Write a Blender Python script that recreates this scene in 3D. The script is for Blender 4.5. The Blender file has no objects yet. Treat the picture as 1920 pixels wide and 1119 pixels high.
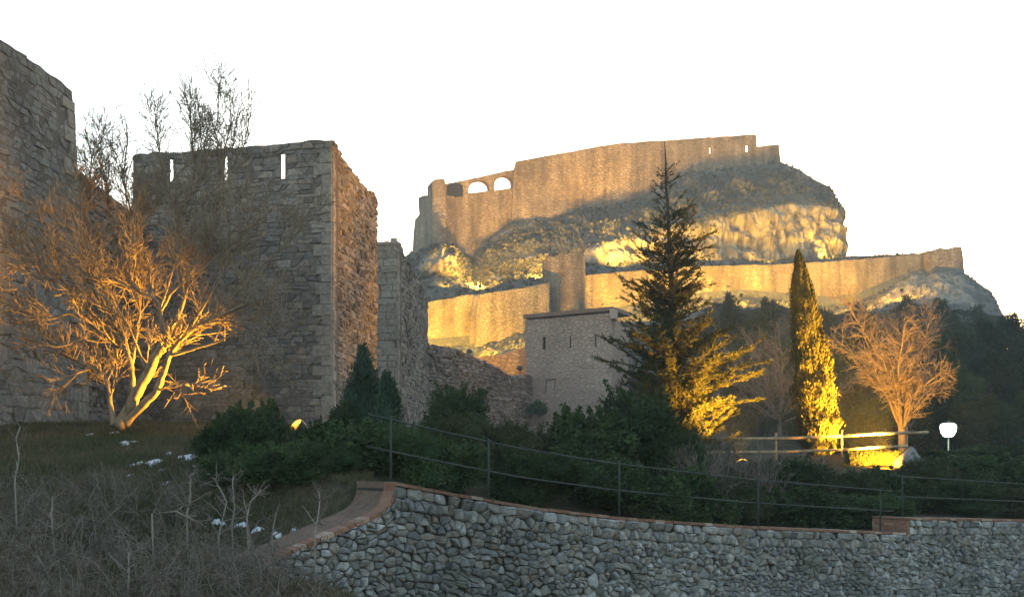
import bpy, bmesh, math, random
import numpy as np
from mathutils import Vector, Matrix, noise
R = math.radians
rnd = random.Random(7)
S = bpy.context.scene
COL = S.collection

# ------------------------------------------------------------------ camera, sky, sun, exposure
FOC, HOR = 2000.0, 860.0            # focal length and horizon row of the photograph, in its pixels
cam = bpy.data.cameras.new('camera'); camo = bpy.data.objects.new('camera', cam); COL.objects.link(camo)
cam.sensor_width = 36.0; cam.lens = 36.0 * FOC / 1920.0
cam.shift_y = (HOR - 559.5) / 1920.0
cam.clip_start = 0.2; cam.clip_end = 6000
camo.location = (0, 0, 0); camo.rotation_euler = (R(90), 0, 0)
S.camera = camo

SUN_EL, SUN_AZ = R(6.0), R(15.0)     # low, behind the hill and to the right
world = bpy.data.worlds.new('World'); S.world = world; world.use_nodes = True
wn = world.node_tree.nodes; wl = world.node_tree.links
bg = wn['Background']; sky = wn.new('ShaderNodeTexSky'); sky.sky_type = 'NISHITA'
sky.sun_disc = False; sky.sun_elevation = SUN_EL; sky.sun_rotation = SUN_AZ
sky.air_density = 1.0; sky.dust_density = 1.0; sky.ozone_density = 1.0
tint = wn.new('ShaderNodeMix'); tint.data_type = 'RGBA'; tint.blend_type = 'MULTIPLY'; tint.inputs[0].default_value = 1.0
tint.inputs[7].default_value = (1.07, 1.0, 0.97, 1)      # the camera's white balance on the dusk sky
wl.new(sky.outputs[0], tint.inputs[6]); wl.new(tint.outputs[2], bg.inputs[0]); bg.inputs[1].default_value = 0.15
sl = bpy.data.lights.new('sun', 'SUN'); sl.energy = 0.02; sl.angle = R(20); sl.color = (1.0, 0.86, 0.7)
so = bpy.data.objects.new('sun', sl); COL.objects.link(so)
sd = Vector((math.sin(SUN_AZ) * math.cos(SUN_EL), math.cos(SUN_AZ) * math.cos(SUN_EL), math.sin(SUN_EL)))
so.rotation_euler = sd.to_track_quat('Z', 'Y').to_euler()
S.view_settings.view_transform = 'Standard'; S.view_settings.look = 'None'
S.view_settings.gamma = 1.0; S.view_settings.use_curve_mapping = False
S.view_settings.exposure = 2.35
S.cycles.max_bounces = 5; S.cycles.diffuse_bounces = 3

# ------------------------------------------------------------------ helpers
def W(px, py, Y):
    """the point at depth Y seen at photograph pixel px, py"""
    return Vector(((px - 960) / FOC * Y, Y, (HOR - py) / FOC * Y))

def sst(a, b, x):
    t = min(1, max(0, (x - a) / (b - a))); return t * t * (3 - 2 * t)

def lerp_table(tab, x):
    if x <= tab[0][0]: return tab[0][1]
    for (a, va), (b, vb) in zip(tab, tab[1:]):
        if x <= b: return va + (vb - va) * (x - a) / (b - a)
    return tab[-1][1]

def nz(x, y, z=0.0, s=1.0):
    return noise.noise(Vector((x * s, y * s, z * s)))

class MB:
    def __init__(s): s.v = []; s.f = []; s.t = []; s.m = []
    def add(s, vs, fs, tone=0.5, mi=0):
        o = len(s.v); s.v.extend([tuple(p) for p in vs])
        for f in fs:
            s.f.append([i + o for i in f]); s.t.append(tone); s.m.append(mi)
    def box(s, c, sx, sy, sz, rot=None, tone=0.5, mi=0, jit=0.0):
        vs = []
        for dz in (-1, 1):
            for dx, dy in ((-1, -1), (1, -1), (1, 1), (-1, 1)):
                p = Vector((dx * sx / 2, dy * sy / 2, dz * sz / 2))
                if jit: p += Vector((rnd.uniform(-jit, jit), rnd.uniform(-jit, jit), rnd.uniform(-jit, jit)))
                if rot is not None: p = rot @ p
                vs.append(p + Vector(c))
        s.add(vs, [(3, 2, 1, 0), (4, 5, 6, 7), (0, 1, 5, 4), (1, 2, 6, 5), (2, 3, 7, 6), (3, 0, 4, 7)], tone, mi)
    def tube(s, pts, radii, n=6, tone=0.5, mi=0, cap=True):
        pts = [Vector(p) for p in pts]; o = len(s.v); k = len(pts)
        ref = Vector((0.31, 0.17, 0.93))
        for i, p in enumerate(pts):
            d = (pts[min(i + 1, k - 1)] - pts[max(i - 1, 0)])
            if d.length < 1e-9: d = Vector((0, 0, 1))
            d.normalize()
            a = d.cross(ref)
            if a.length < 0.1: a = d.cross(Vector((1, 0, 0)))
            a.normalize(); b = d.cross(a)
            for j in range(n):
                th = 2 * math.pi * j / n
                s.v.append(tuple(p + (a * math.cos(th) + b * math.sin(th)) * radii[i]))
        for i in range(k - 1):
            for j in range(n):
                s.f.append([o + i * n + j, o + i * n + (j + 1) % n, o + (i + 1) * n + (j + 1) % n, o + (i + 1) * n + j])
                s.t.append(tone); s.m.append(mi)
        if cap:
            s.f.append([o + (k - 1) * n + j for j in range(n)]); s.t.append(tone); s.m.append(mi)
            s.f.append([o + n - 1 - j for j in range(n)]); s.t.append(tone); s.m.append(mi)
    def build(s, name, mats, parent=None, smooth=False, loc=None):
        me = bpy.data.meshes.new(name)
        if loc is not None:
            L = Vector(loc); vs = [(a - L.x, b - L.y, c - L.z) for a, b, c in s.v]
        else: vs = s.v
        me.from_pydata(vs, [], s.f)
        mats = mats if isinstance(mats, (list, tuple)) else [mats]
        for m in mats: me.materials.append(m)
        at = me.attributes.new('tone', 'FLOAT', 'FACE'); at.data.foreach_set('value', s.t)
        if len(mats) > 1: me.polygons.foreach_set('material_index', s.m)
        if smooth: me.polygons.foreach_set('use_smooth', [True] * len(me.polygons))
        me.update()
        return link(name, me, parent, loc)

def link(name, me, parent=None, loc=None):
    o = bpy.data.objects.new(name, me); COL.objects.link(o)
    if parent is not None:
        o.parent = parent
        if loc is None: o.matrix_parent_inverse = parent.matrix_world.inverted() if False else Matrix.Translation(-parent.location)
    elif loc is not None: o.location = loc
    return o

def tag(o, label, cat, group=None):
    o['label'] = label; o['category'] = cat
    if group: o['group'] = group
    return o

def thing(name, label, cat, loc=(0, 0, 0), group=None):
    o = bpy.data.objects.new(name, None); COL.objects.link(o); o.location = loc; o.empty_display_size = 0.3
    return tag(o, label, cat, group)

def dup(root, loc, rotz=0.0, scale=(1, 1, 1), label=None, cat=None, group=None):
    c = root.copy(); COL.objects.link(c)
    c.location = loc; c.rotation_euler = (0, 0, rotz); c.scale = scale
    if label: c['label'] = label
    if cat: c['category'] = cat
    if group: c['group'] = group
    for ch in list(root.children):
        d = ch.copy(); COL.objects.link(d); d.parent = c
        for g in list(ch.children):
            e = g.copy(); COL.objects.link(e); e.parent = d
    return c

# ------------------------------------------------------------------ materials
def nodes_of(name):
    m = bpy.data.materials.new(name); m.use_nodes = True
    nt = m.node_tree; return m, nt, nt.nodes, nt.links, nt.nodes['Principled BSDF']

def ramp(nd, stops):
    r = nd.new('ShaderNodeValToRGB'); e = r.color_ramp.elements
    while len(e) < len(stops): e.new(0.5)
    for el, (p, c) in zip(e, stops): el.position = p; el.color = (*c, 1)
    return r

def mat_stone(name, cols, nscale=6.0, amount=0.45, bump=0.6, lichen=None, rough=0.95, bdist=0.02):
    m, nt, nd, lk, bs = nodes_of(name)
    at = nd.new('ShaderNodeAttribute'); at.attribute_name = 'tone'
    tc = nd.new('ShaderNodeTexCoord')
    n1 = nd.new('ShaderNodeTexNoise'); n1.inputs['Scale'].default_value = nscale; n1.inputs['Detail'].default_value = 6
    n1.inputs['Roughness'].default_value = 0.65
    n2 = nd.new('ShaderNodeTexNoise'); n2.inputs['Scale'].default_value = 0.35; n2.inputs['Detail'].default_value = 4
    lk.new(tc.outputs['Object'], n1.inputs['Vector']); lk.new(tc.outputs['Object'], n2.inputs['Vector'])
    r = ramp(nd, [(i / (len(cols) - 1), c) for i, c in enumerate(cols)]); lk.new(at.outputs['Fac'], r.inputs[0])
    mx = nd.new('ShaderNodeMix'); mx.data_type = 'RGBA'; mx.blend_type = 'MULTIPLY'; mx.inputs[0].default_value = 1.0
    mr = nd.new('ShaderNodeMapRange'); mr.inputs[1].default_value = 0.25; mr.inputs[2].default_value = 0.75
    mr.inputs[3].default_value = 1 - amount; mr.inputs[4].default_value = 1 + amount
    lk.new(n1.outputs[0], mr.inputs[0])
    mr2 = nd.new('ShaderNodeMapRange'); mr2.inputs[1].default_value = 0.3; mr2.inputs[2].default_value = 0.7
    mr2.inputs[3].default_value = 0.72; mr2.inputs[4].default_value = 1.25
    lk.new(n2.outputs[0], mr2.inputs[0])
    mul = nd.new('ShaderNodeMath'); mul.operation = 'MULTIPLY'; lk.new(mr.outputs[0], mul.inputs[0]); lk.new(mr2.outputs[0], mul.inputs[1])
    lk.new(r.outputs[0], mx.inputs[6]); lk.new(mul.outputs[0], mx.inputs[7])
    out = mx.outputs[2]
    if lichen:
        n3 = nd.new('ShaderNodeTexNoise'); n3.inputs['Scale'].default_value = 1.7; n3.inputs['Detail'].default_value = 8
        lk.new(tc.outputs['Object'], n3.inputs['Vector'])
        rr = ramp(nd, [(0.52, (0, 0, 0)), (0.68, (1, 1, 1))]); lk.new(n3.outputs[0], rr.inputs[0])
        m2 = nd.new('ShaderNodeMix'); m2.data_type = 'RGBA'; lk.new(rr.outputs[0], m2.inputs[0]); lk.new(out, m2.inputs[6])
        m2.inputs[7].default_value = (*lichen, 1); out = m2.outputs[2]
    lk.new(out, bs.inputs['Base Color']); bs.inputs['Roughness'].default_value = rough
    bs.inputs['Specular IOR Level'].default_value = 0.2
    bp = nd.new('ShaderNodeBump'); bp.inputs['Strength'].default_value = bump; bp.inputs['Distance'].default_value = bdist
    lk.new(n1.outputs[0], bp.inputs['Height']); lk.new(bp.outputs[0], bs.inputs['Normal'])
    return m

def mat_farwall(name, c1, c2, cj, cell=0.8, streak=True):
    """distant rubble masonry: irregular cells with joints, stains and patches"""
    m, nt, nd, lk, bs = nodes_of(name)
    tc = nd.new('ShaderNodeTexCoord'); mp = nd.new('ShaderNodeMapping'); lk.new(tc.outputs['Object'], mp.inputs[0])
    mp.inputs['Scale'].default_value = (1, 1, 1.7)
    vo = nd.new('ShaderNodeTexVoronoi'); vo.inputs['Scale'].default_value = 1 / cell; lk.new(mp.outputs[0], vo.inputs['Vector'])
    ve = nd.new('ShaderNodeTexVoronoi'); ve.feature = 'DISTANCE_TO_EDGE'; ve.inputs['Scale'].default_value = 1 / cell
    lk.new(mp.outputs[0], ve.inputs['Vector'])
    n1 = nd.new('ShaderNodeTexNoise'); n1.inputs['Scale'].default_value = 0.16; n1.inputs['Detail'].default_value = 9
    n1.inputs['Roughness'].default_value = 0.68; lk.new(tc.outputs['Object'], n1.inputs['Vector'])
    mp2 = nd.new('ShaderNodeMapping'); mp2.inputs['Scale'].default_value = (0.9, 0.9, 0.14); lk.new(tc.outputs['Object'], mp2.inputs[0])
    n2 = nd.new('ShaderNodeTexNoise'); n2.inputs['Scale'].default_value = 0.7; n2.inputs['Detail'].default_value = 5; lk.new(mp2.outputs[0], n2.inputs['Vector'])
    sx = nd.new('ShaderNodeSeparateColor'); lk.new(vo.outputs['Color'], sx.inputs[0])
    add = nd.new('ShaderNodeMath'); add.operation = 'MULTIPLY_ADD'; add.inputs[1].default_value = 0.38; lk.new(sx.outputs[0], add.inputs[0])
    mr = nd.new('ShaderNodeMapRange'); mr.inputs[1].default_value = 0.3; mr.inputs[2].default_value = 0.7; mr.inputs[3].default_value = -0.3; mr.inputs[4].default_value = 0.95
    lk.new(n1.outputs[0], mr.inputs[0]); lk.new(mr.outputs[0], add.inputs[2])
    r = ramp(nd, [(0.0, c1), (1.0, c2)]); lk.new(add.outputs[0], r.inputs[0])
    je = nd.new('ShaderNodeMapRange'); je.inputs[1].default_value = 0.0; je.inputs[2].default_value = 0.12; lk.new(ve.outputs[0], je.inputs[0])
    mx = nd.new('ShaderNodeMix'); mx.data_type = 'RGBA'; lk.new(je.outputs[0], mx.inputs[0]); mx.inputs[6].default_value = (*cj, 1); lk.new(r.outputs[0], mx.inputs[7])
    st = nd.new('ShaderNodeMapRange'); st.inputs[1].default_value = 0.35; st.inputs[2].default_value = 0.65; st.inputs[3].default_value = 0.58 if streak else 0.95; st.inputs[4].default_value = 1.12
    lk.new(n2.outputs[0], st.inputs[0])
    mx2 = nd.new('ShaderNodeMix'); mx2.data_type = 'RGBA'; mx2.blend_type = 'MULTIPLY'; mx2.inputs[0].default_value = 1
    lk.new(mx.outputs[2], mx2.inputs[6]); lk.new(st.outputs[0], mx2.inputs[7])
    lk.new(mx2.outputs[2], bs.inputs['Base Color']); bs.inputs['Roughness'].default_value = 0.95; bs.inputs['Specular IOR Level'].default_value = 0.15
    bp = nd.new('ShaderNodeBump'); bp.inputs['Strength'].default_value = 0.8; bp.inputs['Distance'].default_value = 0.12
    hh = nd.new('ShaderNodeMath'); hh.operation = 'MULTIPLY_ADD'; hh.inputs[1].default_value = 0.6; lk.new(je.outputs[0], hh.inputs[0]); lk.new(sx.outputs[1], hh.inputs[2])
    lk.new(hh.outputs[0], bp.inputs['Height']); lk.new(bp.outputs[0], bs.inputs['Normal'])
    return m

def mat_leaf(name, cols, rough=1.0, spec=0.0):
    m, nt, nd, lk, bs = nodes_of(name)
    at = nd.new('ShaderNodeAttribute'); at.attribute_name = 'tone'
    r = ramp(nd, [(i / (len(cols) - 1), c) for i, c in enumerate(cols)]); lk.new(at.outputs['Fac'], r.inputs[0])
    oi = nd.new('ShaderNodeObjectInfo')
    mr = nd.new('ShaderNodeMapRange'); mr.inputs[3].default_value = 0.75; mr.inputs[4].default_value = 1.25; lk.new(oi.outputs['Random'], mr.inputs[0])
    mx = nd.new('ShaderNodeMix'); mx.data_type = 'RGBA'; mx.blend_type = 'MULTIPLY'; mx.inputs[0].default_value = 1
    lk.new(r.outputs[0], mx.inputs[6]); lk.new(mr.outputs[0], mx.inputs[7])
    lk.new(mx.outputs[2], bs.inputs['Base Color']); bs.inputs['Roughness'].default_value = rough
    bs.inputs['Specular IOR Level'].default_value = spec
    return m

def mat_bark(name, c1, c2, scale=9.0):
    m, nt, nd, lk, bs = nodes_of(name)
    tc = nd.new('ShaderNodeTexCoord'); n1 = nd.new('ShaderNodeTexNoise'); n1.inputs['Scale'].default_value = scale; n1.inputs['Detail'].default_value = 6
    mp = nd.new('ShaderNodeMapping'); mp.inputs['Scale'].default_value = (1, 1, 0.35); lk.new(tc.outputs['Object'], mp.inputs[0]); lk.new(mp.outputs[0], n1.inputs['Vector'])
    r = ramp(nd, [(0.3, c1), (0.7, c2)]); lk.new(n1.outputs[0], r.inputs[0]); lk.new(r.outputs[0], bs.inputs['Base Color'])
    bs.inputs['Roughness'].default_value = 0.9; bs.inputs['Specular IOR Level'].default_value = 0.15
    bp = nd.new('ShaderNodeBump'); bp.inputs['Strength'].default_value = 0.7; bp.inputs['Distance'].default_value = 0.02
    lk.new(n1.outputs[0], bp.inputs['Height']); lk.new(bp.outputs[0], bs.inputs['Normal'])
    return m

def mat_plain(name, col, rough=0.6, metal=0.0, var=0.2, scale=8.0):
    m, nt, nd, lk, bs = nodes_of(name)
    tc = nd.new('ShaderNodeTexCoord'); n1 = nd.new('ShaderNodeTexNoise'); n1.inputs['Scale'].default_value = scale; n1.inputs['Detail'].default_value = 5
    lk.new(tc.outputs['Object'], n1.inputs['Vector'])
    r = ramp(nd, [(0.3, tuple(c * (1 - var) for c in col)), (0.7, tuple(c * (1 + var) for c in col))])
    lk.new(n1.outputs[0], r.inputs[0]); lk.new(r.outputs[0], bs.inputs['Base Color'])
    bs.inputs['Roughness'].default_value = rough; bs.inputs['Metallic'].default_value = metal
    return m

def mat_emit(name, col, strength):
    m, nt, nd, lk, bs = nodes_of(name)
    bs.inputs['Base Color'].default_value = (*col, 1)
    bs.inputs['Emission Color'].default_value = (*col, 1); bs.inputs['Emission Strength'].default_value = strength
    return m

M = {}
M['stoneB'] = mat_stone('tower_stone', [(0.12, 0.098, 0.082), (0.19, 0.16, 0.137), (0.16, 0.142, 0.13), (0.26, 0.22, 0.185), (0.215, 0.163, 0.125)])
M['stoneA'] = mat_stone('old_wall_stone', [(0.12, 0.102, 0.09), (0.19, 0.17, 0.152), (0.15, 0.135, 0.12), (0.23, 0.205, 0.185), (0.18, 0.148, 0.125)], lichen=(0.2, 0.19, 0.16))
M['quoin'] = mat_stone('quoin_stone', [(0.22, 0.185, 0.15), (0.27, 0.23, 0.19), (0.25, 0.21, 0.17)], bump=0.35)
M['mortar'] = mat_stone('wall_mortar', [(0.12, 0.095, 0.075), (0.12, 0.095, 0.075)], nscale=12, amount=0.3)
M['stoneR'] = mat_stone('rubble_stone', [(0.12, 0.124, 0.128), (0.23, 0.235, 0.24), (0.175, 0.178, 0.175), (0.37, 0.37, 0.365), (0.21, 0.19, 0.165), (0.29, 0.285, 0.275)], nscale=14, amount=0.5, lichen=(0.16, 0.165, 0.14), bdist=0.012)
M['joint'] = mat_stone('dark_joint', [(0.035, 0.034, 0.03), (0.035, 0.034, 0.03)], nscale=20)
M['brick'] = mat_stone('coping_brick', [(0.17, 0.085, 0.06), (0.24, 0.14, 0.10), (0.20, 0.11, 0.08), (0.33, 0.25, 0.19), (0.42, 0.38, 0.32)], nscale=18, amount=0.3, bdist=0.006)
M['render'] = mat_stone('worn_plaster', [(0.24, 0.14, 0.095), (0.12, 0.085, 0.065), (0.30, 0.17, 0.12)], nscale=9, amount=0.35, bdist=0.006)
M['castle'] = mat_farwall('castle_masonry', (0.17, 0.125, 0.09), (0.34, 0.265, 0.19), (0.145, 0.108, 0.078), 0.8)
M['town'] = mat_farwall('curtain_masonry', (0.20, 0.155, 0.10), (0.39, 0.305, 0.20), (0.165, 0.125, 0.085), 0.65)
M['plaster'] = mat_farwall('guardhouse_plaster', (0.23, 0.175, 0.145), (0.34, 0.27, 0.225), (0.20, 0.155, 0.13), 0.42, False)
M['rubbleD'] = mat_stone('ruin_stone', [(0.14, 0.105, 0.09), (0.25, 0.20, 0.17), (0.19, 0.15, 0.13), (0.31, 0.245, 0.21)], nscale=4)
M['roof'] = mat_plain('roof_tile', (0.14, 0.095, 0.075), 0.9)
M['dark'] = mat_plain('dark_opening', (0.012, 0.011, 0.012), 0.9)
M['leaf_dark'] = mat_leaf('evergreen_leaf', [(0.022, 0.036, 0.018), (0.038, 0.06, 0.026), (0.06, 0.088, 0.038), (0.045, 0.06, 0.036)])
M['leaf_blue'] = mat_leaf('juniper_leaf', [(0.026, 0.042, 0.03), (0.042, 0.064, 0.044), (0.06, 0.084, 0.058)])
M['leaf_olive'] = mat_leaf('olive_leaf', [(0.036, 0.045, 0.024), (0.06, 0.07, 0.034), (0.085, 0.09, 0.052)])
M['leaf_fir'] = mat_leaf('cedar_needle', [(0.036, 0.046, 0.022), (0.058, 0.066, 0.03), (0.08, 0.082, 0.035)])
M['leaf_cyp'] = mat_leaf('cypress_leaf', [(0.06, 0.066, 0.024), (0.095, 0.094, 0.03), (0.13, 0.118, 0.035)])
M['leaf_hedge'] = mat_leaf('hedge_leaf', [(0.07, 0.085, 0.03), (0.11, 0.12, 0.04), (0.15, 0.14, 0.05)])
M['leaf_pine'] = mat_leaf('pine_leaf', [(0.018, 0.032, 0.022), (0.03, 0.048, 0.03), (0.045, 0.066, 0.042)])
M['scrub'] = mat_leaf('hill_scrub', [(0.035, 0.04, 0.034), (0.06, 0.063, 0.052), (0.09, 0.086, 0.068), (0.125, 0.112, 0.085)], 0.9, 0.05)
M['bark_fruit'] = mat_bark('bare_bark', (0.13, 0.10, 0.07), (0.27, 0.215, 0.15))
M['bark_grey'] = mat_bark('grey_bark', (0.10, 0.085, 0.075), (0.20, 0.175, 0.155))
M['bark_dark'] = mat_bark('dark_bark', (0.04, 0.03, 0.024), (0.09, 0.07, 0.055))
M['twig'] = mat_leaf('dry_twig', [(0.055, 0.046, 0.038), (0.105, 0.09, 0.077), (0.20, 0.185, 0.16), (0.085, 0.062, 0.052)], 0.9, 0.1)
M['grass'] = mat_leaf('short_grass', [(0.024, 0.036, 0.014), (0.042, 0.054, 0.022), (0.07, 0.067, 0.034), (0.125, 0.10, 0.065)], 0.8, 0.1)
M['snow'] = mat_plain('old_snow', (0.52, 0.54, 0.58), 0.7, 0, 0.08)
M['metal'] = mat_plain('painted_railing', (0.028, 0.04, 0.036), 0.8, 0.0, 0.25)
M['fence'] = mat_plain('timber_fence', (0.30, 0.22, 0.13), 0.85, 0, 0.3, 3)
M['fixture'] = mat_plain('dark_metal', (0.03, 0.03, 0.03), 0.5, 0.4)
M['glow'] = mat_emit('sodium_glass', (1.0, 0.42, 0.03), 1.3)
M['white_glow'] = mat_emit('opal_lamp_glass', (0.86, 1.0, 0.88), 2.4)
M['rockslab'] = mat_stone('grey_boulder', [(0.2, 0.2, 0.2), (0.26, 0.26, 0.255)], nscale=5)

SODIUM = (1.0, 0.44, 0.03)

# ------------------------------------------------------------------ terrain
WD = Vector((0.774, 0.633))                       # direction of the retaining wall in plan
WALLPTS = [(735, 15.0, 903), (860, 15.8, 926), (1000, 16.8, 950), (1175, 18.2, 970), (1437, 20.9, 988), (1690, 23.8, 998)]
WALLPTS2 = [(1704, 23.95, 970), (1920, 27.2, 974), (2150, 31.5, 980)]
def plan_line(pts):
    out = []; u = 0; prev = None
    for px, Y, py in pts:
        p = W(px, py, Y)
        if prev is not None: u += (p.xy - prev.xy).length
        out.append((u, p)); prev = p
    return out
WL1 = plan_line(WALLPTS); WL2 = plan_line(WALLPTS2)
FULL = [p for _, p in WL1] + [p for _, p in WL2[0:]]
E0 = FULL[0] - Vector((WD.x, WD.y, 0)) * 12.0
def wall_side(x, y):
    """signed distance behind the retaining wall's front, and along-wall position (negative: left of its end)"""
    best = None; u = 0
    pts = [E0] + FULL
    acc = -12.0
    for a, b in zip(pts, pts[1:]):
        d = (b.xy - a.xy); L = d.length
        if L < 1e-6: continue
        d /= L; q = Vector((x, y)) - a.xy
        t = q.dot(d); tt = min(max(t, 0 if a is not E0 else -1e9), L if b is not pts[-1] else 1e9)
        dist = (q - d * tt).length; side = -d.y * q.x + d.x * q.y
        if best is None or dist < best[0]: best = (dist, side, acc + tt, a.z + (b.z - a.z) * min(1, max(0, tt / L)))
        acc += L
    return (best[0] if best[1] > 0 else -best[0]), best[2], best[3]

SWOOP = [(-3.4, -1.62), (-2.2, -1.38), (-1.46, -1.16), (-1.06, -1.02), (-0.73, -0.91), (-0.39, -0.80), (-0.22, -0.735), (-0.13, -0.67), (-0.07, -0.60), (-0.03, -0.525), (-0.008, -0.44), (0, -0.33)]
BANK = [(0, -1.75), (5, -1.8), (9, -1.6), (12, -1.28), (15, -0.95), (20, -0.32), (26, 0.42), (31, 0.95), (36, 1.15), (44, 1.35), (60, 1.6)]
def hill_z(x, y):
    slope = 0.135 + 0.03 * sst(10, 60, x)
    z = (y - 100) * slope * 2.0 if y > 100 else 0.0
    return z
def ground_z(x, y):
    gard = -0.5 + 0.045 * (y - 16) - 0.06 * x
    if x > 0: gard = gard + (min(0.12, -1.25 + 0.125 * (y - 30)) - gard) * sst(1.0, 6.0, x) if y < 60 else gard
    gard = min(gard, 2.2)
    gard = max(gard, -1.9)
    bank = lerp_table(BANK, y)
    k = sst(-6.0, -2.5, x)
    if y > 20: k = sst(-6.0 - (y - 20) * 0.25, -2.5, x)
    z = bank * (1 - k) + gard * k
    if y < 60 and abs(x) < 60:
        d, u, zt = wall_side(x, y)
        if u < 0: zt = lerp_table(SWOOP, u)
        road = -1.65 - 0.085 * max(0, y - 2) * sst(-12, 0, x)
        if d > 0 and u > -5.0: z = min(z, zt - 0.10 + max(0, d - 1.0) * 0.3 + 0.5 * sst(-2.5, -5.0, u))
        wl = sst(-3.0, -1.0, u)                   # 1 along the wall, 0 on the open bank to its left
        f = sst(-0.05, 0.25, d)
        front = road * wl + min(z, bank) * (1 - wl)
        z = front * (1 - f) + z * f
    if y > 58:
        fade = 1 - sst(95, 150, x) ; fade *= 1 - sst(90, 160, -x)
        top = hill_z(x, min(y, 205)) * fade
        z = z * (1 - sst(58, 90, y)) + (1.6 + top) * sst(58, 90, y) if y < 90 else 1.6 + top
        z = min(z, 0.1 * y * (1 - 0.35 * sst(.36, .46, x / y)))
        if y > 230: z = z * (1 - sst(230, 420, y)) - 14 * sst(230, 420, y)
        z -= 14 * (sst(110, 260, abs(x)))
    z += 0.10 * nz(x, y, 3.1, 0.35) + 0.035 * nz(x, y, 9, 1.7)
    return z

def graded(lo, hi, fine_lo, fine_hi, step, grow=1.13):
    xs = list(np.arange(fine_lo, fine_hi + 1e-6, step)); s = step; x = xs[-1]
    while x < hi: s *= grow; x += s; xs.append(x)
    s = step; x = xs[0]
    while x > lo: s *= grow; x -= s; xs.insert(0, x)
    return xs
gx = graded(-3000, 3000, -17, 15, 0.28); gy = graded(-60, 4500, 6, 42, 0.28)
gv = [(x, y, ground_z(x, y)) for y in gy for x in gx]
nx = len(gx)
gf = [(j * nx + i, j * nx + i + 1, (j + 1) * nx + i + 1, (j + 1) * nx + i) for j in range(len(gy) - 1) for i in range(nx - 1)]
def mat_ground():
    m, nt, nd, lk, bs = nodes_of('bank_soil')
    tc = nd.new('ShaderNodeTexCoord')
    n1 = nd.new('ShaderNodeTexNoise'); n1.inputs['Scale'].default_value = 0.5; n1.inputs['Detail'].default_value = 8
    n2 = nd.new('ShaderNodeTexNoise'); n2.inputs['Scale'].default_value = 7; n2.inputs['Detail'].default_value = 6
    lk.new(tc.outputs['Object'], n1.inputs['Vector']); lk.new(tc.outputs['Object'], n2.inputs['Vector'])
    r = ramp(nd, [(0.36, (0.022, 0.03, 0.012)), (0.5, (0.035, 0.036, 0.018)), (0.64, (0.085, 0.068, 0.045))])
    mx = nd.new('ShaderNodeMath'); mx.operation = 'MULTIPLY_ADD'; mx.inputs[1].default_value = 0.4
    lk.new(n2.outputs[0], mx.inputs[0])
    sb = nd.new('ShaderNodeMath'); sb.operation = 'MULTIPLY'; sb.inputs[1].default_value = 0.62; lk.new(n1.outputs[0], sb.inputs[0])
    lk.new(sb.outputs[0], mx.inputs[2]); lk.new(mx.outputs[0], r.inputs[0]); lk.new(r.outputs[0], bs.inputs['Base Color'])
    bs.inputs['Roughness'].default_value = 1; bs.inputs['Specular IOR Level'].default_value = 0.1
    bp = nd.new('ShaderNodeBump'); bp.inputs['Strength'].default_value = 1; bp.inputs['Distance'].default_value = 0.06
    lk.new(n2.outputs[0], bp.inputs['Height']); lk.new(bp.outputs[0], bs.inputs['Normal'])
    return m
M['ground'] = mat_ground()
me = bpy.data.meshes.new('ground'); me.from_pydata(gv, [], gf); me.materials.append(M['ground'])
me.polygons.foreach_set('use_smooth', [True] * len(gf))
go = link('ground', me); go['kind'] = 'structure'

# ------------------------------------------------------------------ masonry
def clip_half(poly, mx, my, nx_, ny_):
    out = []; k = len(poly)
    for i in range(k):
        a = poly[i]; b = poly[(i + 1) % k]
        da = (a[0] - mx) * nx_ + (a[1] - my) * ny_; db = (b[0] - mx) * nx_ + (b[1] - my) * ny_
        if da <= 0: out.append(a)
        if (da < 0 < db) or (db < 0 < da):
            t = da / (da - db); out.append((a[0] + (b[0] - a[0]) * t, a[1] + (b[1] - a[1]) * t))
    return out

def lattice(u0, u1, v0, v1, cw, ch, jit, rg, big=0.12):
    pts = []; v = v0 + ch / 2; row = 0
    while v < v1:
        hh = ch * rg.uniform(1 - 0.35 * jit - 0.12, 1 + 0.35 * jit + 0.12)
        u = u0 + cw * rg.uniform(0.1, 0.9)
        while u < u1:
            pts.append((u + rg.uniform(-1, 1) * jit * cw * 0.25, v + rg.uniform(-1, 1) * jit * ch * 0.42))
            u += cw * rg.uniform(0.55, 1.5) * (1.5 if rg.random() < big else 1)
        v += hh; row += 1
    return pts

def voronoi(pts, u0, u1, v0, v1, cw, ch, aniso=1.0):
    bs = max(cw, ch) * 1.05; grid = {}
    for i, (a, b) in enumerate(pts): grid.setdefault((int(a // bs), int(b // bs)), []).append(i)
    cells = []
    for i, (a, b) in enumerate(pts):
        poly = [(max(u0, a - 2.2 * cw), max(v0, b - 2.2 * ch)), (min(u1, a + 2.2 * cw), max(v0, b - 2.2 * ch)),
                (min(u1, a + 2.2 * cw), min(v1, b + 2.2 * ch)), (max(u0, a - 2.2 * cw), min(v1, b + 2.2 * ch))]
        nb = []
        ga, gb = int(a // bs), int(b // bs)
        for da in (-2, -1, 0, 1, 2):
            for db in (-2, -1, 0, 1, 2):
                for j in grid.get((ga + da, gb + db), ()):
                    if j != i: nb.append(((pts[j][0] - a) ** 2 + ((pts[j][1] - b) * aniso) ** 2, j))
        nb.sort()
        for _, j in nb[:22]:
            c, d = pts[j]
            poly = clip_half(poly, (a + c) / 2, (b + d) / 2, (c - a), (d - b) * aniso * aniso)
            if len(poly) < 3: break
        if len(poly) >= 3: cells.append(poly)
    return cells

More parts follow.
